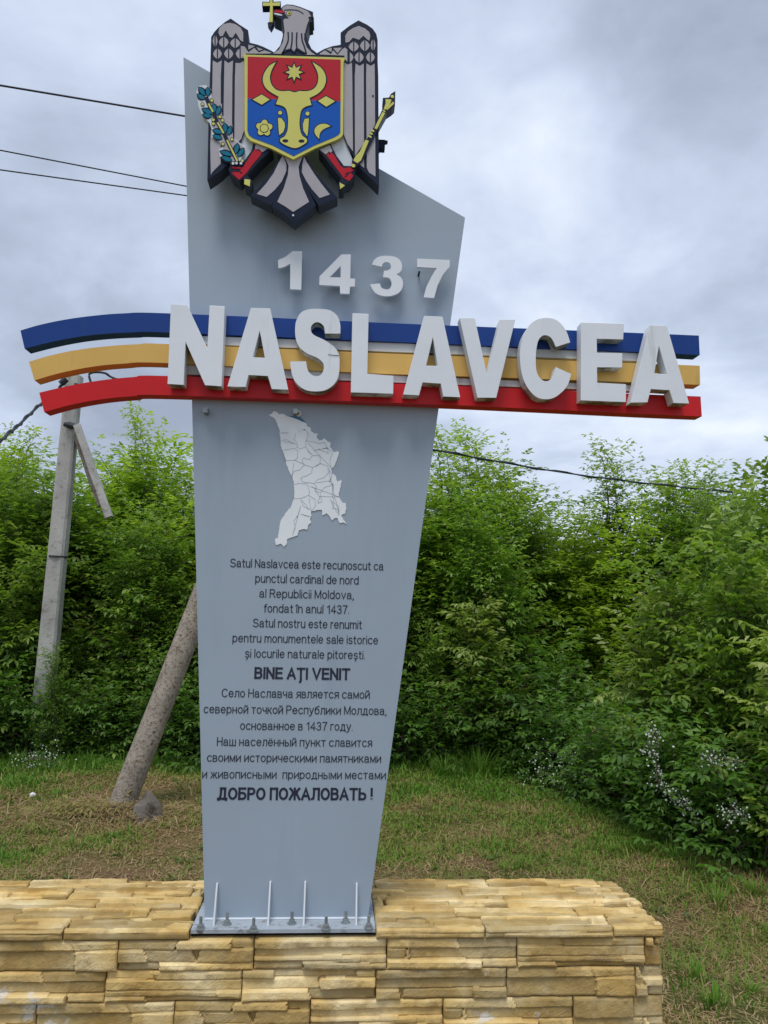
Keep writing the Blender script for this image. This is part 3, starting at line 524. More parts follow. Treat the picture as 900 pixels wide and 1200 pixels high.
lines = [[(245, 240), (310, 240)], [(365, 245), (350, 290), (380, 330), (370, 350), (400, 360), (440, 345), (440, 300), (460, 250), (430, 210)], [(250, 300), (290, 290), (330, 310), (370, 325)], [(262, 370), (310, 365), (350, 355), (380, 375), (375, 430), (350, 445), (285, 450)],
 [(440, 300), (500, 310), (540, 320), (580, 310), (600, 350), (640, 390), (620, 450), (630, 500)], [(440, 345), (460, 380), (490, 410), (540, 410), (550, 440), (545, 475), (490, 500), (430, 480), (410, 460), (420, 430), (470, 440), (490, 410)], [(500, 375), (540, 360), (580, 380), (610, 395), (600, 350)],
 [(350, 445), (400, 465), (430, 480), (390, 520), (350, 530), (335, 570)], [(490, 500), (485, 540), (450, 560), (400, 580), (420, 610), (500, 620), (530, 590), (580, 575), (610, 540), (605, 490), (550, 470)], [(352, 630), (390, 620), (450, 625), (470, 690), (460, 710), (400, 735), (350, 735)],
 [(500, 620), (520, 650), (510, 680), (550, 690), (580, 650), (620, 640), (640, 620), (620, 600)], [(470, 640), (510, 660), (540, 720), (600, 720), (690, 722)], [(460, 710), (510, 740), (515, 790), (480, 830)], [(550, 700), (560, 760), (530, 770)], [(400, 735), (420, 790), (470, 820)], [(400, 790), (380, 860), (350, 900), (360, 950), (340, 1010)], [(640, 660), (640, 700), (650, 760), (690, 800), (690, 840)], [(620, 740), (650, 770), (640, 810), (680, 810), (690, 860)], [(400, 850), (450, 870), (480, 870)], [(610, 500), (640, 560), (620, 600), (650, 630), (645, 680)]]
m2 = MB()
for i, l in enumerate(lines):
    for q in ribbon(ZM(rough(l+[l[-1]], 2.5, i)[:-1]), .17): plate(m2, [q], PY-.0032, .0005)
m2.build('district_lines', 'mapln', mp_)
pl('map_patch', ZM([(310, 115), (345, 112), (400, 120), (440, 160), (400, 150), (340, 125)]), PY-.0018, .0012, 'mapblue', sign)
m2 = MB(); plate(m2, [ZM(ell(380, 92, 24)), ZM(ell(380, 92, 15))], PY-.0028, .002); m2.build('map_marker', 'maplt', sign); pl('map_marker', ZM(ell(380, 92, 15)), PY-.0024, .002, 'ochre', sign)

# ---- crest
EY = PY-.125; ED = .07       # face of the crest plates
A_ = lambda p: Z(220, 0, 6.923, p); B_ = lambda p: Z(350, 0, 6.923, p); Q1 = lambda p: Z(220, 90, 7.5, p); Q2 = lambda p: Z(360, 90, 7.5, p); Q3 = lambda p: Z(280, 60, 7.5, p); Q4 = lambda p: Z(260, 160, 5.625, p); Q5 = lambda p: Z(290, 0, 9, p)
T = .0012
def scales(fn, rows, Y, parent):
    sh = []
    for cx_, cy_, rx_, ry_, half in rows:
        if half != 'r': sh.append(fn([(cx_-5, cy_-ry_), (cx_-rx_*.7, cy_-ry_*.55), (cx_-rx_, cy_), (cx_-rx_*.7, cy_+ry_*.55), (cx_-5, cy_+ry_)]))
        if half != 'l': sh.append(fn([(cx_+5, cy_-ry_), (cx_+rx_*.7, cy_-ry_*.55), (cx_+rx_, cy_), (cx_+rx_*.7, cy_+ry_*.55), (cx_+5, cy_+ry_)]))
    for s in sh: pl('feather_scale', s, Y, T, 'feather', parent)
# left wing
wl = pl('eagle_wing', A_([(186, 420), (190, 300), (215, 260), (250, 222), (300, 180), (348, 150), (420, 200), (490, 245), (495, 345), (560, 360), (610, 378), (680, 412), (720, 440), (720, 480), (480, 500)])+[(287, 75), (287, 151)]+Q1([(470, 560), (440, 650), (370, 745), (285, 830), (230, 870), (172, 907), (176, 700), (182, 400)]), EY+.004, ED, 'navy', sign, 'dark blue edged grey eagle wing on the left')
YF = EY+.004-T
pl('feather', A_([(203, 490), (240, 510), (275, 490)])+Q1([(290, 0), (290, 700), (288, 765), (215, 838), (203, 862), (198, 600), (212, 300)]), YF, T, 'feather', wl)
pl('feather', A_([(298, 490), (330, 512), (367, 490)])+Q1([(392, 0), (388, 560), (340, 670), (310, 700), (315, 300)]), YF, T, 'feather', wl)
pl('feather', A_([(388, 510), (425, 512), (462, 490)])+Q1([(498, 0), (497, 465), (470, 545), (420, 600), (410, 560), (415, 0)]), YF, T, 'feather', wl)
scales(A_, [(241, 436, 36, 42, ''), (332, 436, 38, 42, ''), (425, 436, 36, 42, 'l'), (222, 332, 20, 45, ''), (292, 343, 40, 44, ''), (385, 350, 42, 40, '')], YF, wl)
pl('feather', A_([(248, 262), (258, 225), (290, 195), (340, 185), (385, 195), (430, 225), (450, 262), (450, 340), (425, 325), (390, 265), (362, 306), (340, 300), (308, 245), (285, 290), (262, 295)]), YF, T, 'feather', wl)
pl('feather', A_([(492, 362), (492, 402), (545, 374)]), YF, T, 'feather', wl); pl('feather', A_([(558, 382), (576, 410), (612, 402)]), YF, T, 'feather', wl)
pl('feather', A_([(430, 372), (462, 378), (492, 424), (540, 388), (576, 426), (622, 408), (700, 434), (470, 434), (470, 470), (430, 470)]), YF, T, 'feather', wl)
# right wing
wr = pl('eagle_wing', B_([(100, 440), (150, 430), (205, 398), (270, 375), (345, 362), (340, 265), (410, 210), (485, 165), (555, 200), (600, 232), (630, 275), (641, 325), (641, 500)])+Q2([(625, 0), (628, 500), (632, 962), (525, 858), (430, 768), (405, 690), (350, 600), (318, 505)])+[(401, 75)], EY+.004, ED, 'navy', sign, 'dark blue edged grey eagle wing on the right')
pl('feather', B_([(362, 500), (398, 525), (432, 508)])+Q2([(396, 0), (402, 655), (355, 590), (320, 500)])+[(402, 80)], YF, T, 'feather', wr)
pl('feather', B_([(462, 515), (495, 535), (528, 515)])+Q2([(497, 0), (500, 800), (455, 765), (420, 700), (418, 0)]), YF, T, 'feather', wr)
pl('feather', B_([(550, 515), (585, 535), (616, 515)])+Q2([(594, 0), (600, 876), (545, 842), (524, 800), (518, 0)]), YF, T, 'feather', wr)
scales(B_, [(410, 465, 35, 42, 'r'), (490, 465, 38, 42, ''), (582, 465, 36, 42, ''), (447, 378, 42, 40, ''), (537, 370, 40, 44, ''), (604, 365, 20, 46, '')], YF, wr)
pl('feather', B_([(378, 290), (400, 255), (440, 228), (487, 210), (540, 232), (572, 260), (582, 292), (572, 330), (555, 318), (525, 290), (490, 322), (440, 305), (408, 340), (380, 345)]), YF, T, 'feather', wr)
pl('feather', B_([(222, 400), (268, 386), (266, 422)]), YF, T, 'feather', wr); pl('feather', B_([(280, 390), (350, 386), (316, 432)]), YF, T, 'feather', wr)
pl('feather', B_([(170, 434), (212, 408), (262, 440), (280, 408), (315, 446), (352, 400), (375, 385), (395, 402), (395, 500), (372, 478), (372, 450), (170, 442)]), YF, T, 'feather', wr)
m2 = MB(); a = P(437, 112.5, YF); m2.tube([(a[0], YF-.002, a[2]), (a[0], YF, a[2])], .004, 8); m2.build('screw', 'black', wr)
# head
hd = pl('eagle_head', Q5([(262, 115), (290, 96), (350, 92), (375, 65), (412, 46), (480, 50), (560, 74), (620, 98), (692, 126), (672, 148), (700, 182), (665, 192), (690, 228), (655, 236), (640, 300), (618, 370), (640, 440), (675, 515), (760, 580), (770, 600), (220, 600), (230, 565), (290, 545), (345, 480), (368, 400), (378, 330), (365, 230), (350, 196), (280, 165), (262, 135)]), EY+.001, ED, 'navy', sign, 'grey eagle head with a red beak')
YH = EY+.001-T
pl('face', Q5([(365, 88), (385, 68), (415, 54), (480, 60), (560, 85), (640, 120), (655, 145), (672, 172), (640, 180), (650, 210), (632, 250), (615, 310), (607, 350), (600, 350), (597, 420), (625, 500), (680, 555), (720, 578), (600, 578), (625, 572), (560, 530), (520, 515), (490, 550), (455, 522), (400, 540), (360, 568), (270, 565), (330, 525), (375, 440), (392, 330), (378, 210), (400, 195), (440, 200), (410, 160), (380, 120)]), YH, T, 'feather', hd)
for s in ([(428, 335), (430, 420), (405, 490), (368, 562)], [(470, 340), (470, 430), (456, 520)], [(522, 340), (516, 430), (521, 512)], [(570, 350), (578, 430), (600, 490), (622, 568)], [(385, 106), (450, 102), (530, 110), (590, 145)], [(360, 566), (400, 535), (456, 520), (490, 550), (521, 514), (570, 540), (622, 570)]):
    m2 = MB(); plate(m2, ribbon(smooth_line(Q5(s), 4), .85 if s[0][0] != 385 else .5), YH-.0008, .0006); m2.build('feather_line', 'navy', hd)
pl('beak', Q5([(264, 120), (300, 102), (372, 110), (405, 132), (360, 138), (300, 128), (268, 130)]), YH, T, 'shred', hd); pl('tongue', Q5([(272, 134), (320, 140), (368, 154), (362, 166), (310, 158), (285, 150)]), YH, T, 'pwhite', hd)
e_ = pl('eye', Q5(ell(437, 140, 26)), YH-.001, T, 'navy', hd); pl('eye', Q5(ell(437, 140, 21)), YH-.002, T, 'gold', hd); pl('eye', Q5(ell(440, 140, 9)), YH-.003, T, 'navy', hd)
# cross
cr = pl('cross', Q5([(155, 16), (230, 20), (228, -28), (272, -28), (270, 20), (350, 14), (350, 68), (275, 68), (275, 236), (247, 288), (212, 238), (236, 232), (236, 68), (155, 70)]), EY-.004, .03, 'navy', sign, 'yellow cross held in the beak')
pl('cross_face', Q5([(163, 24), (236, 28), (236, -22), (264, -22), (264, 28), (343, 22), (343, 60), (266, 60), (266, 232), (228, 232), (240, 60), (163, 62)]), EY-.0055, T, 'gold', cr)
# tail
for nm, outl, grey, lab in (('l', [(395, 120), (442, 180), (437, 250), (405, 335), (325, 452), (186, 388), (250, 330), (325, 235), (368, 160)], [(400, 125), (434, 182), (425, 225), (395, 295), (350, 350), (295, 398), (230, 378), (292, 310), (342, 240), (376, 170)], 'left tail feather'),
    ('r', [(545, 120), (508, 180), (513, 245), (560, 335), (640, 458), (762, 402), (700, 335), (620, 240), (575, 165)], [(540, 125), (514, 185), (522, 225), (555, 290), (592, 345), (645, 405), (712, 382), (655, 310), (608, 245), (560, 170)], 'right tail feather'),
    ('c', [(400, 110), (545, 110), (530, 180), (525, 250), (560, 330), (620, 452), (560, 500), (475, 562), (400, 500), (330, 456), (380, 340), (425, 240), (425, 180)], [(405, 115), (540, 115), (512, 180), (505, 200), (512, 260), (535, 340), (575, 430), (520, 465), (470, 497), (420, 462), (365, 430), (408, 340), (436, 250), (440, 190), (430, 170)], 'middle tail feather')):
    o = pl('tail_feather', Q4(outl), EY+(.007 if nm != 'c' else .0045), ED-.004, 'navy', sign, lab); pl('feather', Q4(grey), EY+(.007 if nm != 'c' else .0045)-T, T, 'feather', o)
m2 = MB(); a = P(343.5, 252, EY); m2.tube([(a[0], EY+.001, a[2]), (a[0], EY+.0045, a[2])], .004, 8); m2.build('screw', 'pwhite', sign)
# white backing pieces
pl('backing_plate', Q1([(460, 450), (590, 560), (610, 610), (505, 735), (470, 720), (400, 762), (372, 745), (440, 650)]), EY+.012, .05, 'pwhite', sign); pl('backing_plate', Q2([(300, 480), (195, 560), (205, 600), (250, 695), (322, 790), (385, 785), (404, 740), (340, 580)]), EY+.012, .05, 'pwhite', sign)
# legs
ll = pl('eagle_leg', Q1([(585, 560), (730, 610), (745, 635), (640, 730), (520, 862), (565, 912), (556, 985), (498, 955), (488, 892), (452, 914), (380, 862), (358, 812), (380, 772), (480, 765), (560, 650)]), EY+.002, ED, 'navy', sign, 'left eagle leg with red claws'); YL = EY+.002-T
pl('thigh', Q1([(598, 585), (715, 622), (655, 662), (622, 632), (598, 640), (590, 620)]), YL, T, 'feather', ll)
pl('claw', Q1([(575, 655), (592, 632), (605, 650), (622, 636), (632, 658), (652, 655), (640, 690), (575, 765), (515, 845), (492, 868), (452, 905), (392, 852), (400, 822), (455, 826), (470, 808), (390, 805), (388, 790), (482, 796), (540, 710)]), YL, T, 'shred', ll)
pl('claw_stud', Q1([(500, 898), (550, 905), (545, 962), (495, 942)]), YL-.002, .003, 'gold', ll)
m2 = MB(); plate(m2, ribbon(Q1([(400, 830), (455, 826), (475, 850)]), .7), YL-.0008, .0006); m2.build('claw_line', 'navy', ll)
lr = pl('eagle_leg', Q2([(100, 640), (205, 590), (255, 690), (322, 782), (392, 785), (424, 812), (415, 870), (372, 926), (335, 940), (318, 988), (276, 985), (278, 930), (298, 900), (288, 880), (200, 770), (140, 690)]), EY+.002, ED, 'navy', sign, 'right eagle leg with red claws')
pl('thigh', Q2([(108, 640), (198, 600), (222, 650), (205, 668), (190, 655), (165, 682)]), YL, T, 'feather', lr)
pl('claw', Q2([(170, 690), (185, 665), (198, 685), (212, 662), (240, 692), (292, 782), (322, 802), (380, 795), (415, 820), (378, 838), (405, 870), (370, 915), (332, 898), (312, 880), (296, 855)]), YL, T, 'shred', lr)
m2 = MB(); plate(m2, ribbon(Q2([(335, 850), (372, 840), (330, 880)]), .7), YL-.0008, .0006); m2.build('claw_line', 'navy', lr)
pl('claw_stud', Q2([(284, 928), (332, 955), (290, 985)]), YL-.002, .003, 'gold', lr)
# shield
YS = EY-.008
sh = pl('shield', [(284.5, 63.2), (288, 64), (404.5, 67.5), (402.5, 73), (402, 157), (400, 160.5), (395, 163.5), (370, 173.5), (343.6, 186.8), (318, 174), (294, 165), (288.5, 160), (286.5, 154), (286.5, 70)], YS, .012, 'gold', sign, 'red and blue shield with yellow border and bull head')
pl('shield_field', [(290.2, 66.3), (399.2, 69.8), (399, 118.5), (290, 115.3)], YS-T, T, 'shred', sh, 'red upper half')
pl('shield_field', [(290, 115.3), (399, 118.5), (398.8, 155), (396.5, 158), (391, 161), (368, 170.5), (344, 182.8), (320, 170.5), (296, 161.5), (291.5, 158), (289.8, 153)], YS-T, T, 'sblue', sh, 'blue lower half')
YQ = YS-2*T
def charge(name, pts, w=1.25, m='gold'):
    w = min(w*1.3, 1.3)
    o = pl(name, pts, YQ-.0006, .0006, m, sh)
    m3 = MB(); plate(m3, [grow(pts, w)], YQ, .0008); m3.build('outline', 'navy', sh); return o
bull = [(325, 95), (275, 122), (235, 170), (210, 235), (222, 300), (265, 350), (350, 400), (325, 465), (385, 482), (415, 510), (430, 570), (432, 640), (425, 700), (400, 750), (370, 765), (362, 790), (400, 820), (490, 852), (560, 825), (598, 795), (590, 765), (560, 745), (540, 700), (532, 630), (540, 550), (555, 510), (590, 485), (638, 472), (620, 410), (690, 375), (745, 320), (765, 250), (752, 190), (715, 140), (645, 95), (680, 160), (698, 220), (688, 290), (650, 335), (590, 352), (530, 350), (490, 362), (440, 348), (390, 352), (330, 340), (285, 290), (272, 230), (288, 165)]
bl = smooth_loop(Q3(bull), 3, (0, 6, 7, 27, 28, 34))
charge('bull_head', bl)
pl('nostril', Q3(ell(408, 787, 26, 14)), YQ-.0012, .0006, 'navy', sh); pl('nostril', Q3(ell(550, 789, 26, 14)), YQ-.0012, .0006, 'navy', sh)
charge('star', Q3([(485+(78 if i % 2 == 0 else 40)*math.sin(i*math.pi/8), 185-(78 if i % 2 == 0 else 40)*math.cos(i*math.pi/8)) for i in range(16)]), 1.0)
charge('lozenge', Q3([(120, 425), (200, 380), (270, 425), (200, 470)]), .8); charge('lozenge', Q3([(695, 437), (765, 395), (845, 440), (768, 488)]), .8)
charge('ear_dot', Q3(ell(362, 541, 17)), .5); charge('ear_dot', Q3(ell(603, 548, 17)), .5)
charge('ear', Q3([(343, 585), (375, 590), (402, 630), (405, 665), (390, 710), (355, 738), (350, 700)]), .7); charge('ear', Q3([(615, 590), (578, 595), (562, 640), (566, 700), (600, 748), (608, 700)]), .7)
fl = []
for i in range(40):
    t = i/40*2*math.pi; fl.append((222+(62+26*abs(math.cos(2.5*(t+.25)))-14)*math.cos(t), 675+(62+26*abs(math.cos(2.5*(t+.25)))-14)*math.sin(t)))
charge('rosette', Q3(fl), .7)
pl('rosette_ring', Q3(ell(222, 677, 42, n=7)), YQ-.0012, .0006, 'navy', sh); pl('rosette_centre', Q3(ell(222, 677, 33)), YQ-.0018, .0006, 'gold', sh)
charge('crescent', smooth_loop(Q3([(805, 658), (760, 638), (705, 645), (668, 680), (668, 725), (705, 772), (710, 728), (740, 688)]), 3, (0, 5)), .7)
# olive branch
br = pl('olive_branch', Q1([(75, 125), (100, 78), (160, 72), (205, 110), (215, 200), (300, 240), (300, 340), (385, 410), (400, 540), (498, 610), (500, 650), (460, 740), (380, 745), (280, 700), (270, 645), (320, 600), (210, 530), (210, 460), (190, 400), (130, 350), (95, 260)]), EY-.001, .03, 'pwhite', sign, 'teal leaved branch on a white plate')
pl('branch_backing', Q1([(160, 190), (215, 180), (300, 240), (300, 340), (390, 410), (400, 545), (495, 620), (440, 740), (400, 742), (290, 600), (215, 420), (200, 300)]), EY-.0016, .0006, 'feather', br)
YO = EY-.0028
def leafp(b, t, w):
    dx, dy = t[0]-b[0], t[1]-b[1]; L = math.hypot(dx, dy); nx_, ny_ = -dy/L, dx/L
    return [(b[0]+dx*s+nx_*w*q, b[1]+dy*s+ny_*w*q) for s, q in ((0, .15), (.25, .8), (.5, 1), (.75, .7), (1, 0), (.75, -.7), (.5, -1), (.25, -.8), (0, -.15))]
for b_, t_ in (((155, 165), (92, 85)), ((150, 198), (78, 148)), ((178, 172), (175, 85)), ((222, 325), (118, 278)), ((212, 348), (122, 332)), ((240, 310), (225, 228)), ((255, 340), (285, 248)), ((310, 495), (212, 465)), ((305, 545), (215, 512)), ((332, 490), (325, 400)), ((352, 515), (382, 425)), ((395, 692), (275, 650)), ((390, 738), (290, 700)), ((420, 680), (440, 578)), ((440, 702), (498, 622))):
    pl('leaf_outline', Q1(leafp(b_, t_, 33)), YO+.0004, .0006, 'navy', br); q = leafp(b_, t_, 21); pl('leaf', Q1([((x-b_[0])*.88+b_[0]+(t_[0]-b_[0])*.05, (y-b_[1])*.88+b_[1]+(t_[1]-b_[1])*.05) for x, y in q]), YO-.0004, .0006, 'teal', br)
for s in ([(160, 175), (190, 250), (225, 320), (260, 400), (320, 500), (350, 570), (438, 748)],):
    m2 = MB(); plate(m2, ribbon(Q1(s), 2.2), YO, .0006); m2.build('stem', 'navy', br)
for s in ([(182, 235), (222, 308)], [(262, 400), (315, 495)], [(345, 555), (436, 742)]):
    m2 = MB(); plate(m2, ribbon(Q1(s), 1.0), YO-.001, .0006); m2.build('stem', 'gold', br)
for c_ in ((130, 240), (212, 208), (225, 378), (225, 412), (305, 382), (388, 550), (310, 590), (398, 760), (428, 758), (468, 759), (480, 736), (282, 352)):
    pl('berry_outline', Q1(ell(*c_, 17)), YO-.001, .0005, 'navy', br); pl('berry', Q1(ell(*c_, 12)), YO-.0018, .0005, 'gold' if c_[0] not in (398, 428, 468) else 'pwhite', br)
# mace
mc = pl('mace', Q2([(665, 185), (718, 182), (735, 150), (775, 125), (772, 250), (745, 275), (700, 305), (625, 440), (585, 540), (485, 740), (445, 775), (415, 798), (388, 792), (395, 730), (430, 680), (520, 555), (570, 470), (640, 330), (665, 275)]), EY-.003, ED*.7, 'navy', sign, 'yellow mace with a flared head')
YMc = EY-.003-T
for s in ([(590, 452), (612, 460), (685, 318), (660, 308)], [(512, 552), (542, 562), (472, 735), (440, 758), (405, 735), (430, 690), (462, 658)], [(688, 195), (742, 200), (728, 240), (695, 288), (672, 285), (690, 232)], [(755, 215), (765, 235), (700, 295), (705, 270)]):
    pl('mace_face', Q2(s), YMc, T, 'gold', mc)
for c_, r_ in (((575, 473), (17, 9)), ((562, 498), (15, 9)), ((551, 524), (17, 9)), ((748, 172), (15, 14)), ((405, 780), (18, 15)), ((675, 300), (14, 7))):
    pl('mace_ring', Q2(ell(c_[0], c_[1], r_[0], r_[1], 14, .5)), YMc, T, 'gold', mc)
# bracket end seen behind the right wing, and bracket struts that carry the crest on the panel
m2 = MB(); a = P(441, 172, PY-.03); b = P(452, 169, PY-.03); m2.box((a[0]-.02, PY-.05, a[2]-.018), (b[0]-.004, PY-.02, b[2]+.006)); m2.tube([(a[0], PY-.035, a[2]-.04), (b[0]-.01, PY-.035, b[2]-.004), (b[0]+.004, PY-.035, b[2]+.004)], .006, 6); m2.tube([(b[0]-.01, PY-.035, b[2]+.012), (b[0]+.006, PY-.035, b[2]+.01), (b[0]+.006, PY-.035, b[2]-.01)], .003, 6); m2.build('bracket_end', 'navy', sign)
for (qx, qy) in ((268, 150), (330, 190), (388, 205), (345, 150)):
    a = P(qx, qy, PY); m2 = MB(); m2.box((a[0]-.012, EY+.05, a[2]-.012), (a[0]+.012, PY, a[2]+.012)); m2.build('bracket', 'steel', sign)
m2 = MB(); a = P(258, 150, PY-.03); b = P(432, 165, PY-.03); m2.box((a[0], PY-.055, a[2]-.012), (b[0], PY-.035, a[2]+.012)); m2.build('bracket', 'steel', sign)
# base plate, gussets, bolts
PX0, PX1 = P(223.5, 1092, BY+.015)[0], P(440, 1092, BY+.015)[0]
m2 = MB(); m2.box((PX0, BY+.012, ZPL-.012), (PX1, 3.15, ZPL)); m2.build('base_plate', 'plate', sign)
m2 = MB(); a, b = P(240, 1077, PY), P(431, 1077, PY); m2.tube([(a[0], PY-.001, ZPL+.002), (b[0], PY-.001, ZPL+.002)], .0045, 6); m2.build('weld_bead', 'pwhite', sign)
for px_, tp in ((253, 1035), (315.5, 1033), (356.5, 1033), (417, 1035)):
    x = P(px_, 1077, PY)[0]; zt = P(px_, tp, PY-.004)[2]; m2 = MB(); w = .0028
    pr = [(PY, ZPL), (BY+.045, ZPL), (PY-.012, zt), (PY, zt)]
    m2.add([(x-w, y, z) for y, z in pr]+[(x+w, y, z) for y, z in pr], [(0, 1, 2, 3), (7, 6, 5, 4)]+[(i, i+4, (i+1) % 4+4, (i+1) % 4) for i in range(4)]); m2.build('gusset', 'white2', sign)
for px_, py_ in ((235, 1087), (266, 1082), (297, 1089), (342, 1081), (382, 1087), (405, 1080), (432, 1086)):
    a = G(px_, py_, ZPL+.004); bo = None
    m2 = MB(); m2.tube([(a[0], a[1], ZPL), (a[0], a[1], ZPL+.003)], .0165, 16); bo = m2.build('anchor_bolt', 'steel', sign)
    m2 = MB(); m2.tube([(a[0], a[1], ZPL+.003), (a[0], a[1], ZPL+.014)], .012, 6); m2.build('nut', 'steel', bo)
    m2 = MB(); m2.tube([(a[0], a[1], ZPL+.014), (a[0], a[1], ZPL+.018), (a[0], a[1], ZPL+.04)], [.006, .0055, .0055], 8); m2.build('threaded_rod', 'steel', bo)

# ------------------------------------------------------------------ poles and wires
def pole_mesh(mb, a, b, w0, w1, n=4, rnd=False):
    """chamfered concrete pole from a to b"""
    a, b = Vector(a), Vector(b); d = (b-a).normalized(); s = d.cross(Vector((0, 1, 0))).normalized(); u = s.cross(d).normalized()
    V = []; m = 9
    prof = [(-1, -.75), (-.75, -1), (.75, -1), (1, -.75), (1, .75), (.75, 1), (-.75, 1), (-1, .75)] if not rnd else [(-1, -.15), (-.62, -.85), (.35, -1), (.9, -.5), (1, .3), (.6, .9), (-.3, 1), (-.85, .6)]
    for i in range(m):
        t = i/(m-1); w = w0+(w1-w0)*t; p = a.lerp(b, t)
        for x, y in prof: V.append(p+s*(x*w+random.uniform(-1, 1)*.003)+u*(y*w*.95+random.uniform(-1, 1)*.003))
    F = [(i*8+k, i*8+(k+1) % 8, (i+1)*8+(k+1) % 8, (i+1)*8+k) for i in range(m-1) for k in range(8)]
    F += [tuple(range(7, -1, -1)), tuple((m-1)*8+k for k in range(8))]; mb.add(V, F)
PD = 8.15; pb = P(46, 880, PD); pt = P(87.5, 441, PD-.1); ptv = Vector(pt); pbv = Vector(pb)
base_v = pbv+(pbv-ptv)*((pb[2]+.3)/(pt[2]-pb[2]))
pole1 = thing('utility_pole', (base_v.x, base_v.y, 0), 'pale concrete utility pole rising from the left thicket, a broken brace hanging off its top', 'utility pole')
m2 = MB(); pole_mesh(m2, base_v, ptv, .094, .074); sh1 = m2.build('shaft', 'conc2', pole1)
m2 = MB()
for tt in (.55, .93):
    c_ = base_v.lerp(ptv, tt); w_ = .094+(.074-.094)*tt; dd = (ptv-base_v).normalized()*.008
    m2.tube([c_-dd, c_+dd], w_*1.25, 12)
m2.build('wire_band', 'wire', pole1)
ba, bb = P(90, 498, PD-.22), P(128, 606, PD-.22); m2 = MB(); pole_mesh(m2, bb, ba, .036, .034); m2.build('brace', 'conc2', pole1, ); 
bc, be = P(88, 503, PD-.1), P(120, 592, PD-.1); m2 = MB(); pole_mesh(m2, be, bc, .045, .04); m2.build('brace', 'conc', pole1)
m2 = MB(); q = P(75, 497, PD-.2); q2 = P(88, 500, PD-.2); m2.tube([q, (np.array(q)+q2)/2, q2], [.02, .035, .03], 8); m2.build('insulator', 'wire', pole1)
# leaning pole
la = G(141, 948, .02); lb = P(230, 718, la[1]+.25); la, lb = Vector(la), Vector(lb); d_ = (lb-la).normalized(); lean_top = la+d_*((P(300, 480, la[1]+.6)[2])/d_.z)
lean = thing('leaning_pole', (la.x, la.y, 0), 'thick weathered concrete strut leaning right behind the grey sign panel', 'concrete pole')
m2 = MB(); lp_ = [la-d_*.25+(lean_top-la+d_*.25)*(i/14)+Vector((random.uniform(-1, 1), random.uniform(-1, 1), 0))*.003 for i in range(15)]; m2.tube(lp_, [.099-.012*i/14+random.uniform(-.0015, .0015) for i in range(15)], 14)
m2.build('shaft', 'conc', lean, True)
# the upright it props, standing behind the panel
hx, hy = lean_top.x+.12, lean_top.y+.1
up = thing('utility_pole', (hx, hy, 0), 'concrete pole behind the grey sign panel, propped by the leaning strut', 'utility pole')
topz = P(310, 170, hy)[2]
m2 = MB(); pole_mesh(m2, (hx, hy, -.2), (hx, hy, topz), .11, .085); m2.build('shaft', 'conc', up)
m2 = MB(); m2.box((hx-.35, hy-.05, topz-.25), (hx+.35, hy+.03, topz-.18)); m2.build('crossarm', 'steel', up)
for dx in (-.3, .3):
    m2 = MB(); m2.tube([(hx+dx, hy, topz-.2), (hx+dx, hy, topz-.12), (hx+dx, hy, topz-.06)], [.02, .04, .03], 10); m2.build('insulator', 'pwhite', up)
def wire(pts, r, label, n=24, twist=0):
    V = smooth_line([tuple(p) for p in pts], n); m2 = MB(); loc = V[0]
    m2.tube(V, r, 6)
    if twist: m2.tube([(p[0]+.0*i, p[1]+r*1.6*math.cos(i*1.3), p[2]+r*1.6*math.sin(i*1.3)) for i, p in enumerate(V)], r*.8, 5)
    o = m2.build('overhead_wire', 'wire', None, True, loc); return tag(o, label, 'wire', None)
def wline(pa, pb_, ya, yb, ext, end):
    a, b = P(*pa, ya), P(*pb_, yb); d = a-b; a2 = a+d*ext; return [a2, a+d*.5, a, a*.5+b*.5, b, b+(b-a)*.15, end]
wire(wline((0, 100), (216, 136), 6.6, 7.3, 3, (hx, hy, topz-.05)), .009, 'topmost of three dark wires crossing the sky left of the sign')
wire(wline((0, 176), (217, 218), 6.6, 7.3, 3, (hx-.3, hy, topz-.08)), .006, 'middle of three dark wires crossing the sky left of the sign')
wire(wline((0, 199), (217, 229), 6.6, 7.3, 3, (hx+.3, hy, topz-.08)), .006, 'lowest of three dark wires crossing the sky left of the sign')
wire([(hx, hy, P(420, 508, hy)[2]+.1), P(508, 527, 6.9), P(690, 558, 8.0), P(870, 578, 9.4), P(1100, 600, 11.5), P(1500, 610, 16)], .008, 'twisted dark cable running right from the sign above the treetops', 14, 1)
wire([P(76, 446, PD-.15), P(66, 459, PD-.35), P(45, 476, PD-.8), P(20, 500, PD-1.4), P(0, 518, PD-1.9), P(-60, 590, PD-3)], .012, 'dark twisted cable sagging left from the concrete pole top', 10, 1)
wire([P(88, 450, PD-.2), P(106, 452, PD-.3), P(105, 438, PD-.3), P(122, 437, PD-.3), P(140, 445, PD-.3), P(215, 458, PD-.6), P(240, 466, hy), (hx-.05, hy, P(270, 470, hy)[2])], .012, 'dark looped cable end between the yellow and red stripes', 8)
m2 = MB(); m2.tube([P(71, 450, PD-.3), P(78, 444, PD-.3)], .035, 8); m2.build('cable_clamp', 'wire', pole1)

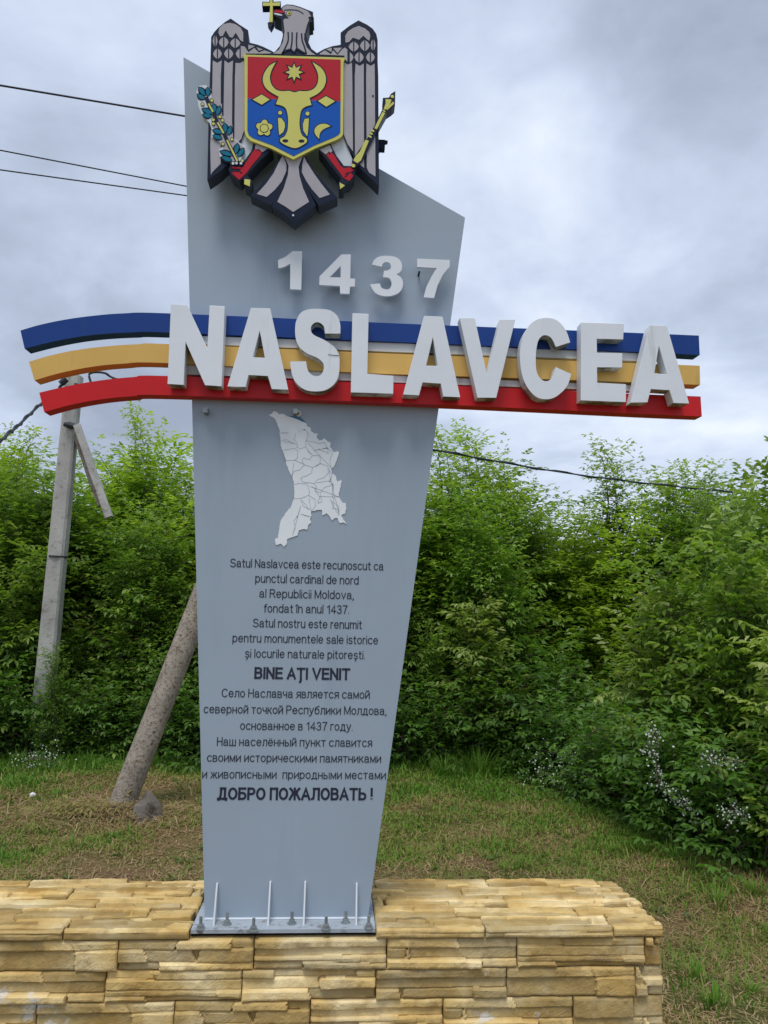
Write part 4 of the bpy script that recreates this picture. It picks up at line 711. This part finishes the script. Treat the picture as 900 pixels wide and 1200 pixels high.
# ------------------------------------------------------------------ foliage
def basis(d):
    d = d/np.linalg.norm(d, axis=1, keepdims=True); up_ = np.tile([0, 0, 1.], (len(d), 1)); s = np.cross(d, up_); ln = np.linalg.norm(s, axis=1, keepdims=True)
    s = np.where(ln < 1e-3, [[1., 0, 0]], s/np.maximum(ln, 1e-6)); return d, s, np.cross(s, d)
def leaf_arrays(Pt, D, size, tint, r, nleaf=5, fine=False, wid=.36, droop=.25):
    """compound leaves at Pt pointing along D; every leaflet is a folded blade"""
    n = len(Pt); d, s, u = basis(D); rl = r.uniform(-.4, .4, n)[:, None]; s, u = s*np.cos(rl)+u*np.sin(rl), u*np.cos(rl)-s*np.sin(rl)
    spec = {1: [(0, 0, 1.)], 3: [(.45, 1.05, .8), (.45, -1.05, .8), (.55, 0, 1.)], 5: [(.3, 1.1, .72), (.3, -1.1, .72), (.62, .9, .72), (.62, -.9, .72), (.72, 0, .85)]}[nleaf]
    VV = []; FF = []; TT = []; off = 0
    for (t0, ang, ls) in spec:
        a = ang+r.uniform(-.25, .25, n); l = (size*.55*ls*r.uniform(.8, 1.2, n))[:, None]; dr = (droop+r.uniform(-.2, .35, n))[:, None]
        ld = d*np.cos(a)[:, None]+s*np.sin(a)[:, None]-u*dr; ld /= np.linalg.norm(ld, axis=1, keepdims=True)
        lsd = np.cross(ld, u); lsd /= np.linalg.norm(lsd, axis=1, keepdims=True)+1e-9; lu = np.cross(lsd, ld)
        b = Pt+d*(size*t0)[:, None]-u*(size*.12*t0)[:, None]; w = l*wid*r.uniform(.8, 1.2, n)[:, None]; fold = r.uniform(.1, .45, n)[:, None]
        if fine:
            pts = [b, b+ld*l*.3+lsd*w*.42+lu*w*fold*.4, b+ld*l*.66+lsd*w*.38+lu*w*fold*.35, b+ld*l-lu*l*.18, b+ld*l*.66-lsd*w*.38+lu*w*fold*.35, b+ld*l*.3-lsd*w*.42+lu*w*fold*.4]
            fc = [(0, 3, 2, 1), (0, 5, 4, 3)]
        else:
            pts = [b, b+ld*l*.45+lsd*w*.5+lu*w*fold*.5, b+ld*l-lu*l*.12, b+ld*l*.45-lsd*w*.5+lu*w*fold*.5]; fc = [(0, 2, 1), (0, 3, 2)]
        k = len(pts); VV.append(np.stack(pts, 1).reshape(-1, 3)); idx = (np.arange(n)*k)[:, None]
        FF.append(np.concatenate([idx+np.array(f)[None] for f in fc])+off); TT.append(np.repeat(np.clip(tint+r.normal(0, .06, n), 0, 1), k)); off += n*k
    return np.concatenate(VV), np.concatenate(FF), np.concatenate(TT)
def np_mesh(name, V, F, Tn, m):
    me = bpy.data.meshes.new(name); me.vertices.add(len(V)); me.vertices.foreach_set('co', V.astype('f4').ravel()); k = F.shape[1]
    me.loops.add(F.size); me.loops.foreach_set('vertex_index', F.astype('i4').ravel()); me.polygons.add(len(F)); me.polygons.foreach_set('loop_start', np.arange(0, F.size, k, dtype='i4'))
    try: me.polygons.foreach_set('loop_total', np.full(len(F), k, 'i4'))
    except Exception: pass
    a = me.attributes.new('tint', 'FLOAT', 'POINT'); a.data.foreach_set('value', Tn.astype('f4')); me.materials.append(MT[m]); me.update(calc_edges=True); return me
def tree_proto(seed, H, R, nst, kind, leafsize, m='leaf', fine=False, dens=1.0, tintb=.4, low=.05, name='tree', tw=1.0, nlf=None):
    """multi-stemmed sapling: stems > side branches > twigs > compound leaves. Returns (trunk mesh, crown mesh)"""
    r = np.random.default_rng(seed); wood = MB(); LP = []; LD = []; LT = []
    for s in range(nst):
        az = r.uniform(0, 2*math.pi); h = H*r.uniform(.72, 1) if s else H; lean_ = R*r.uniform(.15, .55) if nst > 1 else R*.1
        b0 = np.array([math.cos(az)*.06*nst**.5, math.sin(az)*.06*nst**.5, -.05]); bend = r.normal(0, .08, (7, 2)); pts = []
        for i in range(7):
            t = i/6; o = lean_*t**1.3; pts.append(b0+np.array([math.cos(az)*o+bend[i, 0]*t*.6, math.sin(az)*o+bend[i, 1]*t*.6, h*t]))
        rad = .0085*h; wood.tube(pts, [rad*(1-i/6.3)**1.2+.0015 for i in range(7)], 6)
        sp = np.array(pts)
        nb = int(h/.13*dens)
        for b in range(nb):
            t = low+(1-low)*(b+r.uniform(0, 1))/nb; f = min(t*6, 5.999); i = int(f); p = sp[i]+(sp[i+1]-sp[i])*(f-i)
            prof = (min(1, .55+t*1.2)*(1-.5*max(0, t-.5)/.5) if kind != 'bush' else (1-t*.62)); L = max(.18, R*prof*r.uniform(.55, 1.05)); a = b*2.4+r.uniform(-.5, .5)
            el = r.uniform(.1, .75)+t*.45; el = min(el, 1.2); d0 = np.array([math.cos(a)*math.cos(el), math.sin(a)*math.cos(el), math.sin(el)]); q = []
            for j in range(5):
                u = j/4; q.append(p+d0*L*u+np.array([0, 0, -.22*L*u*u])+r.normal(0, .02, 3)*u)
            if fine or b % 2 == 0 or L > .5: wood.tube(q, [.0075*(1-.7*j/4)*(.6+L*.5) for j in range(5)], 4, False)
            q = np.array(q)
            for x in range(3):
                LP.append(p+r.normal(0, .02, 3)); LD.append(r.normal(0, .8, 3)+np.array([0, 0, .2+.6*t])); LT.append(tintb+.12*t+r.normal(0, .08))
            ntw = max(2, int(L/.15*tw))
            for k in range(ntw):
                u = .25+.75*(k+r.uniform(0, 1))/ntw; g_ = min(u*4, 3.999); jj = int(g_); bp = q[jj]+(q[jj+1]-q[jj])*(g_-jj)
                td = d0*.6+r.normal(0, .55, 3)+np.array([0, 0, .35]); td /= np.linalg.norm(td); tl = r.uniform(.12, .3)*(1.25 if k == ntw-1 else 1)
                nl = max(3, int(tl/.045))
                for x in range(nl):
                    w = (x+.5)/nl; pp = bp+td*tl*w; sd_ = 1 if x % 2 else -1; ax = np.cross(td, [0, 0, 1.]); ax /= np.linalg.norm(ax)+1e-6
                    ld = td*(.5+w*.8)+ax*sd_*r.uniform(.5, 1.1)+np.array([0, 0, r.uniform(-.4, .1)])+r.normal(0, .12, 3)
                    rr_ = math.hypot(pp[0], pp[1])/max(R, .01)
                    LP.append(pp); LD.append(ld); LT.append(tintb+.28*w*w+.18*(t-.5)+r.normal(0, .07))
    LP = np.array(LP); LD = np.array(LD); LT = np.clip(LT, 0, 1)
    nlf = nlf or (5 if fine else 3)
    V, F, Tn = leaf_arrays(LP, LD, leafsize*r.uniform(.7, 1.25, len(LP)), LT, r, nlf, fine, .46 if nlf > 1 else .8)
    cm = np_mesh('crown', V, F, Tn, m)
    tm = bpy.data.meshes.new('trunk'); tm.from_pydata([tuple(v) for v in wood.v], [], wood.f); tm.materials.append(MT['bark']); tm.update()
    return tm, cm, len(F)
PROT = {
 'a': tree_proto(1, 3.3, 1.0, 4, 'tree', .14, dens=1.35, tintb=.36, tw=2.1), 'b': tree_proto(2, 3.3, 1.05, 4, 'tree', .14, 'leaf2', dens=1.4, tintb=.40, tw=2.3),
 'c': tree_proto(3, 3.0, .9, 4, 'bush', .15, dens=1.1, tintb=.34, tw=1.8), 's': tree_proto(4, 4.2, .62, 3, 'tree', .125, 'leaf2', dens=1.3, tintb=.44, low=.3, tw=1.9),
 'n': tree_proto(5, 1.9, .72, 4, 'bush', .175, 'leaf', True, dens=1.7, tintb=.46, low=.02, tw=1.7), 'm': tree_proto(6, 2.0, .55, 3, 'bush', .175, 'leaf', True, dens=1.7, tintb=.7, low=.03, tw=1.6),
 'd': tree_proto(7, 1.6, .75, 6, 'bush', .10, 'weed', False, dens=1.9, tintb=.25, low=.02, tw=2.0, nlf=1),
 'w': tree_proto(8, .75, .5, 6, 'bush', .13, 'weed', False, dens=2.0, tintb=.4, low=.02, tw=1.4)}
print('tris', {k: v[2] for k, v in PROT.items()})
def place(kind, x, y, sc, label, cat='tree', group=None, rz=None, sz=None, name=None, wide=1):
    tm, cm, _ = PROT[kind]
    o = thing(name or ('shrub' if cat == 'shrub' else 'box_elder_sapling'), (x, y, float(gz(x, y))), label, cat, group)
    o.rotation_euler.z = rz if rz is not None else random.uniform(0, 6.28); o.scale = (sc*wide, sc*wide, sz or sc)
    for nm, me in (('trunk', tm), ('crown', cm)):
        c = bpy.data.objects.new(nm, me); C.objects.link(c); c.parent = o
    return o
def edge_y(x): return 8.3 if x < 1.6 else 8.3-(x-1.6)*2.2          # foot of the thicket
def lg(rank, x):
    side = 'left' if x < -.35 else 'right'
    return dict(label=('leafy sapling in the %s of the green thicket, %s of the sign' % (rank, side)), group='saplings in the %s of the thicket %s of the sign' % (rank, side))
def at_px(px, Y): return P(px, 700, Y)[0]
GR1 = 'saplings of the background thicket'
# front rank of the thicket
for i, px in enumerate(range(-260, 1180, 66)):
    Y = 8.75+random.uniform(-.2, .25); x = at_px(px, Y)
    if x > 3.3 or 600 < px < 670: continue
    if abs(px-50) < 45: Y += .45
    place(random.choice('aacc'), x, Y, random.uniform(.74, .92), **lg('front row', x))
for i, px in enumerate(range(-230, 1250, 58)):
    Y = 9.9+random.uniform(-.3, .3); x = at_px(px, Y)
    hh = {0: 0}; tgt = np.interp(px, [-200, 0, 50, 100, 150, 200, 240, 500, 560, 600, 640, 680, 740, 800, 850, 900, 1200], [540, 545, 570, 555, 540, 560, 600, 560, 570, 590, 600, 600, 600, 595, 595, 600, 600])
    H = P(px, tgt+15, Y)[2]; place(random.choice('aab'), x, Y, H/3.3*.99, wide=1.3, **lg('middle row', x))
for i, px in enumerate(range(-200, 1300, 62)):
    Y = 11.2+random.uniform(-.4, .4); x = at_px(px, Y)
    tgt = np.interp(px, [-200, 0, 35, 60, 110, 160, 200, 230, 500, 560, 600, 640, 680, 740, 800, 850, 900, 1200], [520, 540, 520, 560, 530, 505, 545, 570, 545, 555, 600, 615, 590, 590, 570, 575, 575, 570])
    H = P(px, tgt, Y)[2]; place(random.choice('abb'), x, Y, H/3.3*1.0, wide=1.3, **lg('back row', x))
# slender trees that stand up out of the thicket
for px, top, Y, sc, lab in ((155, 484, 10.4, .8, 'slim sapling spiking above the left thicket beside the concrete pole'), (28, 520, 10.2, .75, 'slim sapling at the far left edge rising over the thicket'), (505, 508, 9.4, 1, 'tall airy sapling right beside the right edge of the sign panel'),
      (548, 512, 9.6, 1, 'tall airy sapling second from the sign panel under the dark cable'), (588, 548, 9.9, .9, 'small airy sapling left of the gap in the treetops'), (702, 524, 10.2, 1, 'lone slender tree standing above the right thicket and crossing the cable'), (772, 560, 10.6, 1, 'thin treetop just right of the lone slender tree'), (850, 556, 10.2, 1, 'thin treetop near the right end of the cable'), (215, 556, 10.6, .8, 'thin sapling top touching the left edge of the sign panel')):
    H = P(px, top, Y)[2]; place('s', at_px(px, Y), Y, 1.0*sc, lab, sz=H/4.2)
# nearer bushes on the right
for px, base, top, kind, lab, wd in ((752, 950, 690, 'm', 'slender pale tipped bush at the inner left end of the right-hand shrubs', .95), (835, 985, 645, 'n', 'large leafy bush in the middle of the right-hand shrubs', .9), (905, 990, 660, 'm', 'tall leafy bush above the blossom at the right edge', 1), (935, 1035, 735, 'm', 'light green bush cut off by the right edge of the photo', 1),
      (725, 925, 800, 'd', 'low dark small-leaved bush at the left foot of the right-hand shrubs', .62), (985, 960, 600, 'n', 'bush just beyond the right edge of the photo', 1), (1040, 1040, 700, 'n', 'outer bush past the right edge of the photo', 1), (575, 893, 705, 'm', 'pale green bush standing in front of the dark thicket right of the sign', 1.1), (505, 890, 730, 'c', 'light green bush close beside the right edge of the sign', .5),
      (640, 890, 760, 'd', 'round dark bush in the hollow between sign and right-hand shrubs', .8), (612, 897, 770, 'w', 'small fresh green bush in the hollow right of the sign', 1.5), (540, 895, 800, 'd', 'low dark rounded bush right of the sign foot', .6),
      (860, 940, 600, 'a', 'tall dark bush behind the large right-hand bush', .42), (950, 925, 560, 'n', 'highest bush at the right edge of the photo', 1), (830, 1000, 900, 'd', 'low broad-leaved shrub under the white blossom', .5), (880, 1015, 910, 'd', 'low broad-leaved shrub at the right edge of the lawn', .5),
      (96, 880, 730, 'm', 'bright green bush just right of the utility pole foot', 1.1), (8, 882, 650, 'n', 'pale green bush at the left edge beside the utility pole', 1.0), (185, 885, 700, 'm', 'bright green bush left of the leaning pole top', 1.1), (66, 903, 762, 'c', 'upright leafy bush standing before the foot of the utility pole', .75), (22, 900, 815, 'd', 'low leafy bush just left of the utility pole foot', .9), (140, 888, 800, 'd', 'low round bush between utility pole and leaning pole', .7)):
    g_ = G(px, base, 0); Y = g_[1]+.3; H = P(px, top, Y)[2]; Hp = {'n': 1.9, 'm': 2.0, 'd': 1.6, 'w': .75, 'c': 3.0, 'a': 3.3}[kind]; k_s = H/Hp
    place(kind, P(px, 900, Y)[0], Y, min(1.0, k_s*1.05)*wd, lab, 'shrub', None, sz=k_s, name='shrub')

# low weeds along the foot
def weed_rank():
    V_ = []; F_ = []; T_ = []; off = 0; r = np.random.default_rng(11); n = 5200
    px = r.uniform(-8, 4.3, n); e = np.where(px < 1.45, 8.15, 8.15-(px-1.45)*2.15); py = e+np.abs(r.normal(0, .30, n))-.12+.15*np.sin(px*3); hz = r.uniform(.03, .42, n)*np.clip((py-e+.25)/.45, .15, 1)
    Pt = np.stack([px, py, gz(px, py)+hz], -1); D = np.stack([r.normal(0, 1, n), r.normal(-.3, 1, n), r.uniform(-.2, .7, n)], -1)
    return leaf_arrays(Pt, D, r.uniform(.08, .17, n), np.clip(r.normal(.45, .2, n), 0, 1), r, 3, False, .5)
me = np_mesh('undergrowth', *weed_rank(), 'weed'); o = bpy.data.objects.new('undergrowth', me); C.objects.link(o); tag(o, 'low leafy weeds along the foot of the thicket', 'undergrowth', kind='stuff')
for i, px in enumerate(range(-60, 680, 46)):
    g_ = G(px+random.uniform(-12, 12), 893+random.uniform(-3, 6)); place('w', g_[0], g_[1]+.2, random.uniform(.75, 1.2), 'knee-high green shrub at the foot of the thicket behind the lawn', 'shrub', 'low shrubs at the foot of the thicket', name='shrub')
for i, (px, py) in enumerate(((655, 915), (690, 930), (730, 955), (775, 975), (820, 995), (865, 1012), (905, 1030), (850, 990))):
    g_ = G(px, py); place('w', g_[0]+.05, g_[1]+.25, random.uniform(.7, 1.0), 'knee-high green shrub at the foot of the right-hand bushes', 'shrub', 'low shrubs under the right bushes', name='shrub')

# ------------------------------------------------------------------ grass
def grass():
    r = np.random.default_rng(21); n = 330000
    Y = 2.6+(9.4-2.6)*r.random(n)**1.35; X = r.uniform(-.62, .66, n)*(Y+1.0)+.06*Y
    keep = ~((X > XL-.01) & (X < XR+.01) & (Y > BY-.02) & (Y < YB+.01)) & (Y < np.where(X < 1.5, 8.7, 8.7-(X-1.5)*2.0)); X = X[keep]; Y = Y[keep]; n = len(X)
    def nz(x, y, s, k): return (np.sin(x*s+k+1.7*np.sin(y*s*.8+k))+np.sin(y*s*1.1-k+1.3*np.sin(x*s*.7)))*.25+.5
    dry = .45*nz(X, Y, .9, 2)+.3*nz(X, Y, 2.7, 5)+.25*nz(X, Y, 7.5, 1)
    gl = G(60, 905)[1]
    green = np.clip((Y-7.1)/1.2, 0, 1)*.35+np.clip((X-1.25-.5*(Y-3.3))/1.0, -1, 1)*.0
    right = ((X > 1.25) & (Y < 5.2))*.0*nz(X, Y, 1.6, 3)+np.clip(-X-1.5, 0, 1)*.15*np.clip((Y-6.3), 0, 1)
    dry = np.clip(dry-green-right, 0, 1)
    tall = np.clip(.75-dry, 0, .6)
    clump = nz(X, Y, 13, 4)*nz(X, Y, 23, 8)
    h = r.uniform(.012, .045, n)*(1+2.0*tall*clump*2)*(1+1.6*(r.random(n) > .985)); flat_ = r.random(n) < (.25+.45*dry); lean_ = np.where(flat_, r.uniform(1.1, 1.5, n), r.uniform(.1, .8, n)); az = r.uniform(0, 6.283, n)
    h = np.where(flat_, h*1.7, h); w = r.uniform(.0018, .004, n)*np.clip(Y/4.5, .8, 2)
    dx, dy = np.cos(az), np.sin(az); z0 = gz(X, Y); B = np.stack([X, Y, z0], -1); D = np.stack([dx*np.sin(lean_), dy*np.sin(lean_), np.cos(lean_)], -1); Sd = np.stack([-dy, dx, 0*dx], -1)
    M1 = B+D*(h*.55)[:, None]; T1 = B+D*h[:, None]-np.array([0, 0, 1])*(h*.18)[:, None]+np.stack([dx, dy, 0*dx], -1)*(h*.2)[:, None]; T1[:, 2] = np.maximum(T1[:, 2], z0+.003)
    sel = r.random(n) > np.clip((dry-.46)*3.4, 0, .85); B, Sd, M1, T1, w, flat_, dry = [q[sel] for q in (B, Sd, M1, T1, w, flat_, dry)]; n = len(w)
    V = np.stack([B-Sd*w[:, None], B+Sd*w[:, None], M1+Sd*(w*.8)[:, None], T1, M1-Sd*(w*.8)[:, None]], 1).reshape(-1, 3)
    tint = np.clip(r.normal(.95*np.clip((dry-.2)*1.55, 0, 1), .17, n), 0, 1); tint = np.where(flat_ & (r.random(n) < .5), np.clip(tint+.3, 0, 1), tint)
    idx = (np.arange(n)*5)[:, None]; F = np.concatenate([idx+np.array([[0, 1, 2]]), idx+np.array([[0, 2, 4]]), idx+np.array([[4, 2, 3]])])
    return V, F, np.repeat(tint, 5)
me = np_mesh('grass', *grass(), 'grass'); o = bpy.data.objects.new('grass', me); C.objects.link(o); tag(o, 'short mown grass with dry yellow patches', 'grass', kind='stuff')
TUF = [[], [], [], 0]
def tufts(spots, name, label, r, hmin, hmax, per, tb, group=None):
    for i, (px, py, sz) in enumerate(spots):
        g_ = G(px, py); n = per; a = r.uniform(0, 6.28, n); rad = np.abs(r.normal(0, .16*sz, n))*r.uniform(.6, 1.5); X = g_[0]+rad*np.cos(a); Y = g_[1]+rad*np.sin(a); h = r.uniform(hmin, hmax, n)*sz
        out_ = np.stack([np.cos(a), np.sin(a)], -1)*(r.uniform(.1, .9, n))[:, None]; V = []; z0 = gz(X, Y); w = .004*sz**.5; sx, sy = -np.sin(a)*w, np.cos(a)*w
        for t, ww in ((0, 1), (.4, .9), (.75, .6), (1, .05)):
            cxx = X+out_[:, 0]*h*t**1.7; cyy = Y+out_[:, 1]*h*t**1.7; czz = z0+h*(t-.35*t**3*np.hypot(out_[:, 0], out_[:, 1]))
            V += [np.stack([cxx-sx*ww, cyy-sy*ww, czz], -1), np.stack([cxx+sx*ww, cyy+sy*ww, czz], -1)]
        V = np.stack(V, 1).reshape(-1, 3); idx = (np.arange(n)*8)[:, None]; F = np.concatenate([idx+np.array([[k, k+1, k+3, k+2]]) for k in (0, 2, 4)])
        TUF[0].append(V); TUF[1].append(F+TUF[3]); TUF[2].append(np.repeat(np.clip(r.normal(tb, .12, n), 0, 1), 8)); TUF[3] += len(V)
rr = np.random.default_rng(5)
tufts([(565, 905, 1.3), (600, 890, 1.3), (545, 895, 1.0), (625, 895, 1.2), (650, 900, 1.1), (520, 905, .9), (670, 915, 1)], 'grass_tuft', 'tall grass tuft at the edge of the thicket right of the sign', rr, .10, .28, 220, .16, 'tall grass tufts by the thicket')
tufts([(20, 900, 1), (60, 905, .9), (100, 900, .9), (215, 900, .8), (175, 900, .8)], 'grass_tuft', 'tall grass tuft at the foot of the left thicket', rr, .06, .17, 160, .14, 'tall grass tufts on the left')
tufts([(790, 1010, .8), (745, 1000, .7), (840, 1055, .8), (885, 1050, .8), (815, 1150, .7), (835, 1190, .8), (720, 1000, .6), (880, 1170, .6), (400, 1015, .5), (590, 1015, .55), (610, 1010, .5)], 'grass_tuft', 'green grass tuft on the lawn at the lower right', rr, .05, .12, 110, .2, 'grass tufts at the lower right')
me = np_mesh('tall_grass', np.concatenate(TUF[0]), np.concatenate(TUF[1]), np.concatenate(TUF[2]), 'grass'); o = bpy.data.objects.new('tall_grass', me); C.objects.link(o); tag(o, 'tall unmown grass in tufts along the thicket and on the right of the lawn', 'tall grass', kind='stuff')
# straw and clippings
def straw():
    r = np.random.default_rng(31); n = 5500; Y = r.uniform(3.0, 8, n); X = r.uniform(-.6, .62, n)*(Y+1)
    c = G(140, 955); n2 = 2300; X = np.concatenate([X, c[0]+r.normal(0, .38, n2)]); Y = np.concatenate([Y, c[1]-.12+r.normal(0, .2, n2)]); n = len(X)
    keep = ~((X > XL-.03) & (X < XR+.03) & (Y > BY-.03) & (Y < YB+.03)); X = X[keep]; Y = Y[keep]; n = len(X)
    hump = .10*np.exp(-(((X-c[0]-.05)/.42)**2+((Y-c[1]+.1)/.2)**2)); az = r.uniform(0, 6.28, n); L = r.uniform(.03, .1, n); w = .0022
    z = gz(X, Y)+hump*r.random(n)+.012; t = r.normal(0, .25, n); D = np.stack([np.cos(az)*L, np.sin(az)*L, t*L], -1); Sd = np.stack([-np.sin(az)*w, np.cos(az)*w, 0*az], -1); B = np.stack([X, Y, z], -1)
    V = np.stack([B-Sd, B+Sd, B+D+Sd, B+D-Sd], 1).reshape(-1, 3); F = (np.arange(n)*4)[:, None]+np.array([[0, 1, 2, 3]]); return V, F, np.repeat(np.clip(r.normal(.85, .13, n), 0, 1), 4)
me = np_mesh('dry_clippings', *straw(), 'grass'); o = bpy.data.objects.new('dry_clippings', me); C.objects.link(o); tag(o, 'dry straw clippings strewn on the lawn and heaped at the leaning pole', 'clippings', kind='stuff')
def lawn_weeds():
    r = np.random.default_rng(41); m_ = 420; cY = 3.4+4.8*r.random(m_)**1.2; cX = r.uniform(-.55, .6, m_)*(cY+1); k_ = ~((cX > XL-.06) & (cX < XR+.06) & (cY < YB+.06)); cX, cY = cX[k_], cY[k_]
    n = len(cX)*9; X = np.repeat(cX, 9)+r.normal(0, .02, n); Y = np.repeat(cY, 9)+r.normal(0, .02, n); D = np.stack([r.normal(0, 1, n), r.normal(0, 1, n), r.uniform(.1, .9, n)], -1)
    return leaf_arrays(np.stack([X, Y, gz(X, Y)+.012], -1), D, r.uniform(.04, .085, n), np.clip(np.repeat(r.uniform(.2, .9, len(cX)), 9), 0, 1), r, 1, False, .45)
me = np_mesh('lawn_weeds', *lawn_weeds(), 'weed'); o = bpy.data.objects.new('lawn_weeds', me); C.objects.link(o); tag(o, 'small broad-leaved weeds scattered in the mown lawn', 'weeds', kind='stuff')
# concrete lump beside the leaning pole
def rock(name, c, sz, m, seed, label, cat):
    r = random.Random(seed); bm = bmesh.new(); bmesh.ops.create_icosphere(bm, subdivisions=1, radius=1)
    for v in bm.verts:
        k = 1+r.uniform(-.12, .12); v.co = Vector((v.co.x*sz[0]*k*(1-.55*max(0, v.co.z)), v.co.y*sz[1]*k*(1-.4*max(0, v.co.z)), v.co.z*sz[2]*k))
    me = bpy.data.meshes.new(name); bm.to_mesh(me); bm.free(); me.materials.append(MT[m]); o = bpy.data.objects.new(name, me); C.objects.link(o); o.location = c; return tag(o, label, cat)
c_ = G(167, 965); rock('concrete_lump', (c_[0]+.02, c_[1]+.05, .03), (.15, .11, .19), 'lump', 12, 'grey pointed concrete lump at the foot of the leaning pole', 'rubble')
c_ = G(38, 936); rock('litter', (c_[0], c_[1], .03), (.035, .02, .022), 'litter', 4, 'small crumpled white litter on the lawn at the far left', 'litter')
# cut leafy sprig by the pole
r = np.random.default_rng(9); c_ = G(108, 958); n = 130; Pt = np.stack([c_[0]+r.normal(0, .16, n), c_[1]+r.normal(0, .05, n), .05+r.uniform(0, .06, n)], -1); D = np.stack([r.normal(-.6, .6, n), r.normal(-.3, .5, n), r.normal(0, .3, n)], -1)
V, F, Tn = leaf_arrays(Pt-np.array([c_[0], c_[1], 0]), D, r.uniform(.07, .12, n), np.full(n, .95), r, 3); me = np_mesh('cut_weeds', V, F, Tn*.62, 'grass'); o = bpy.data.objects.new('cut_weeds', me); C.objects.link(o); o.location = (c_[0], c_[1], 0); tag(o, 'wilted pale cut weeds left of the leaning pole foot', 'cut weeds')
# blossom sprays
def blossom(name, pts, Y, n, spread, label):
    r = np.random.default_rng(len(label)); q = np.array([P(x, y, Y) for x, y in pts]); t = r.uniform(0, len(q)-1.001, n); i = t.astype(int); f = (t-i)[:, None]; c = q[i]*(1-f)+q[i+1]*f+r.normal(0, spread, (n, 3))
    V = []; F = []
    for k in range(n):
        s = r.uniform(.004, .0085); a = r.normal(0, 1, (3,)); a /= np.linalg.norm(a); b = np.cross(a, [0, 0, 1.]); b /= np.linalg.norm(b); d = np.cross(a, b); k0 = len(V)
        for e in range(5): V.append(c[k]+(b*math.cos(e*1.257)+d*math.sin(e*1.257))*s)
        F.append((k0, k0+1, k0+2, k0+3, k0+4))
    loc = q[0]; mb_ = MB(); mb_.tube([tuple(p) for p in smooth_line([tuple(v) for v in q], 3)], .004, 4)
    o = thing('flowering_spray', tuple(loc), label, 'flowers'); mk('blossom', V, F, 'blossom', o); mb_.build('stem', 'bark', o)
blossom('spray', [(756, 868), (768, 890), (772, 918), (788, 932), (800, 942), (816, 962)], 4.95, 300, .03, 'drooping white blossom spray on the right-hand bushes')
blossom('spray', [(770, 865), (762, 850), (775, 880)], 5.0, 60, .03, 'sparse white blossom above the drooping spray')
blossom('spray', [(846, 955), (860, 950), (874, 962)], 4.6, 110, .035, 'white blossom cluster low at the right edge')
blossom('spray', [(826, 890), (842, 888), (868, 893)], 4.7, 110, .025, 'white blossom cluster at mid height on the right')
blossom('spray', [(630, 905), (655, 912), (680, 905), (672, 885)], 6.7, 520, .12, 'hazy white flowering weeds left of the right-hand bushes')
blossom('spray', [(25, 893), (45, 888), (75, 896)], 7.45, 260, .07, 'white flowering weeds at the foot of the left thicket')
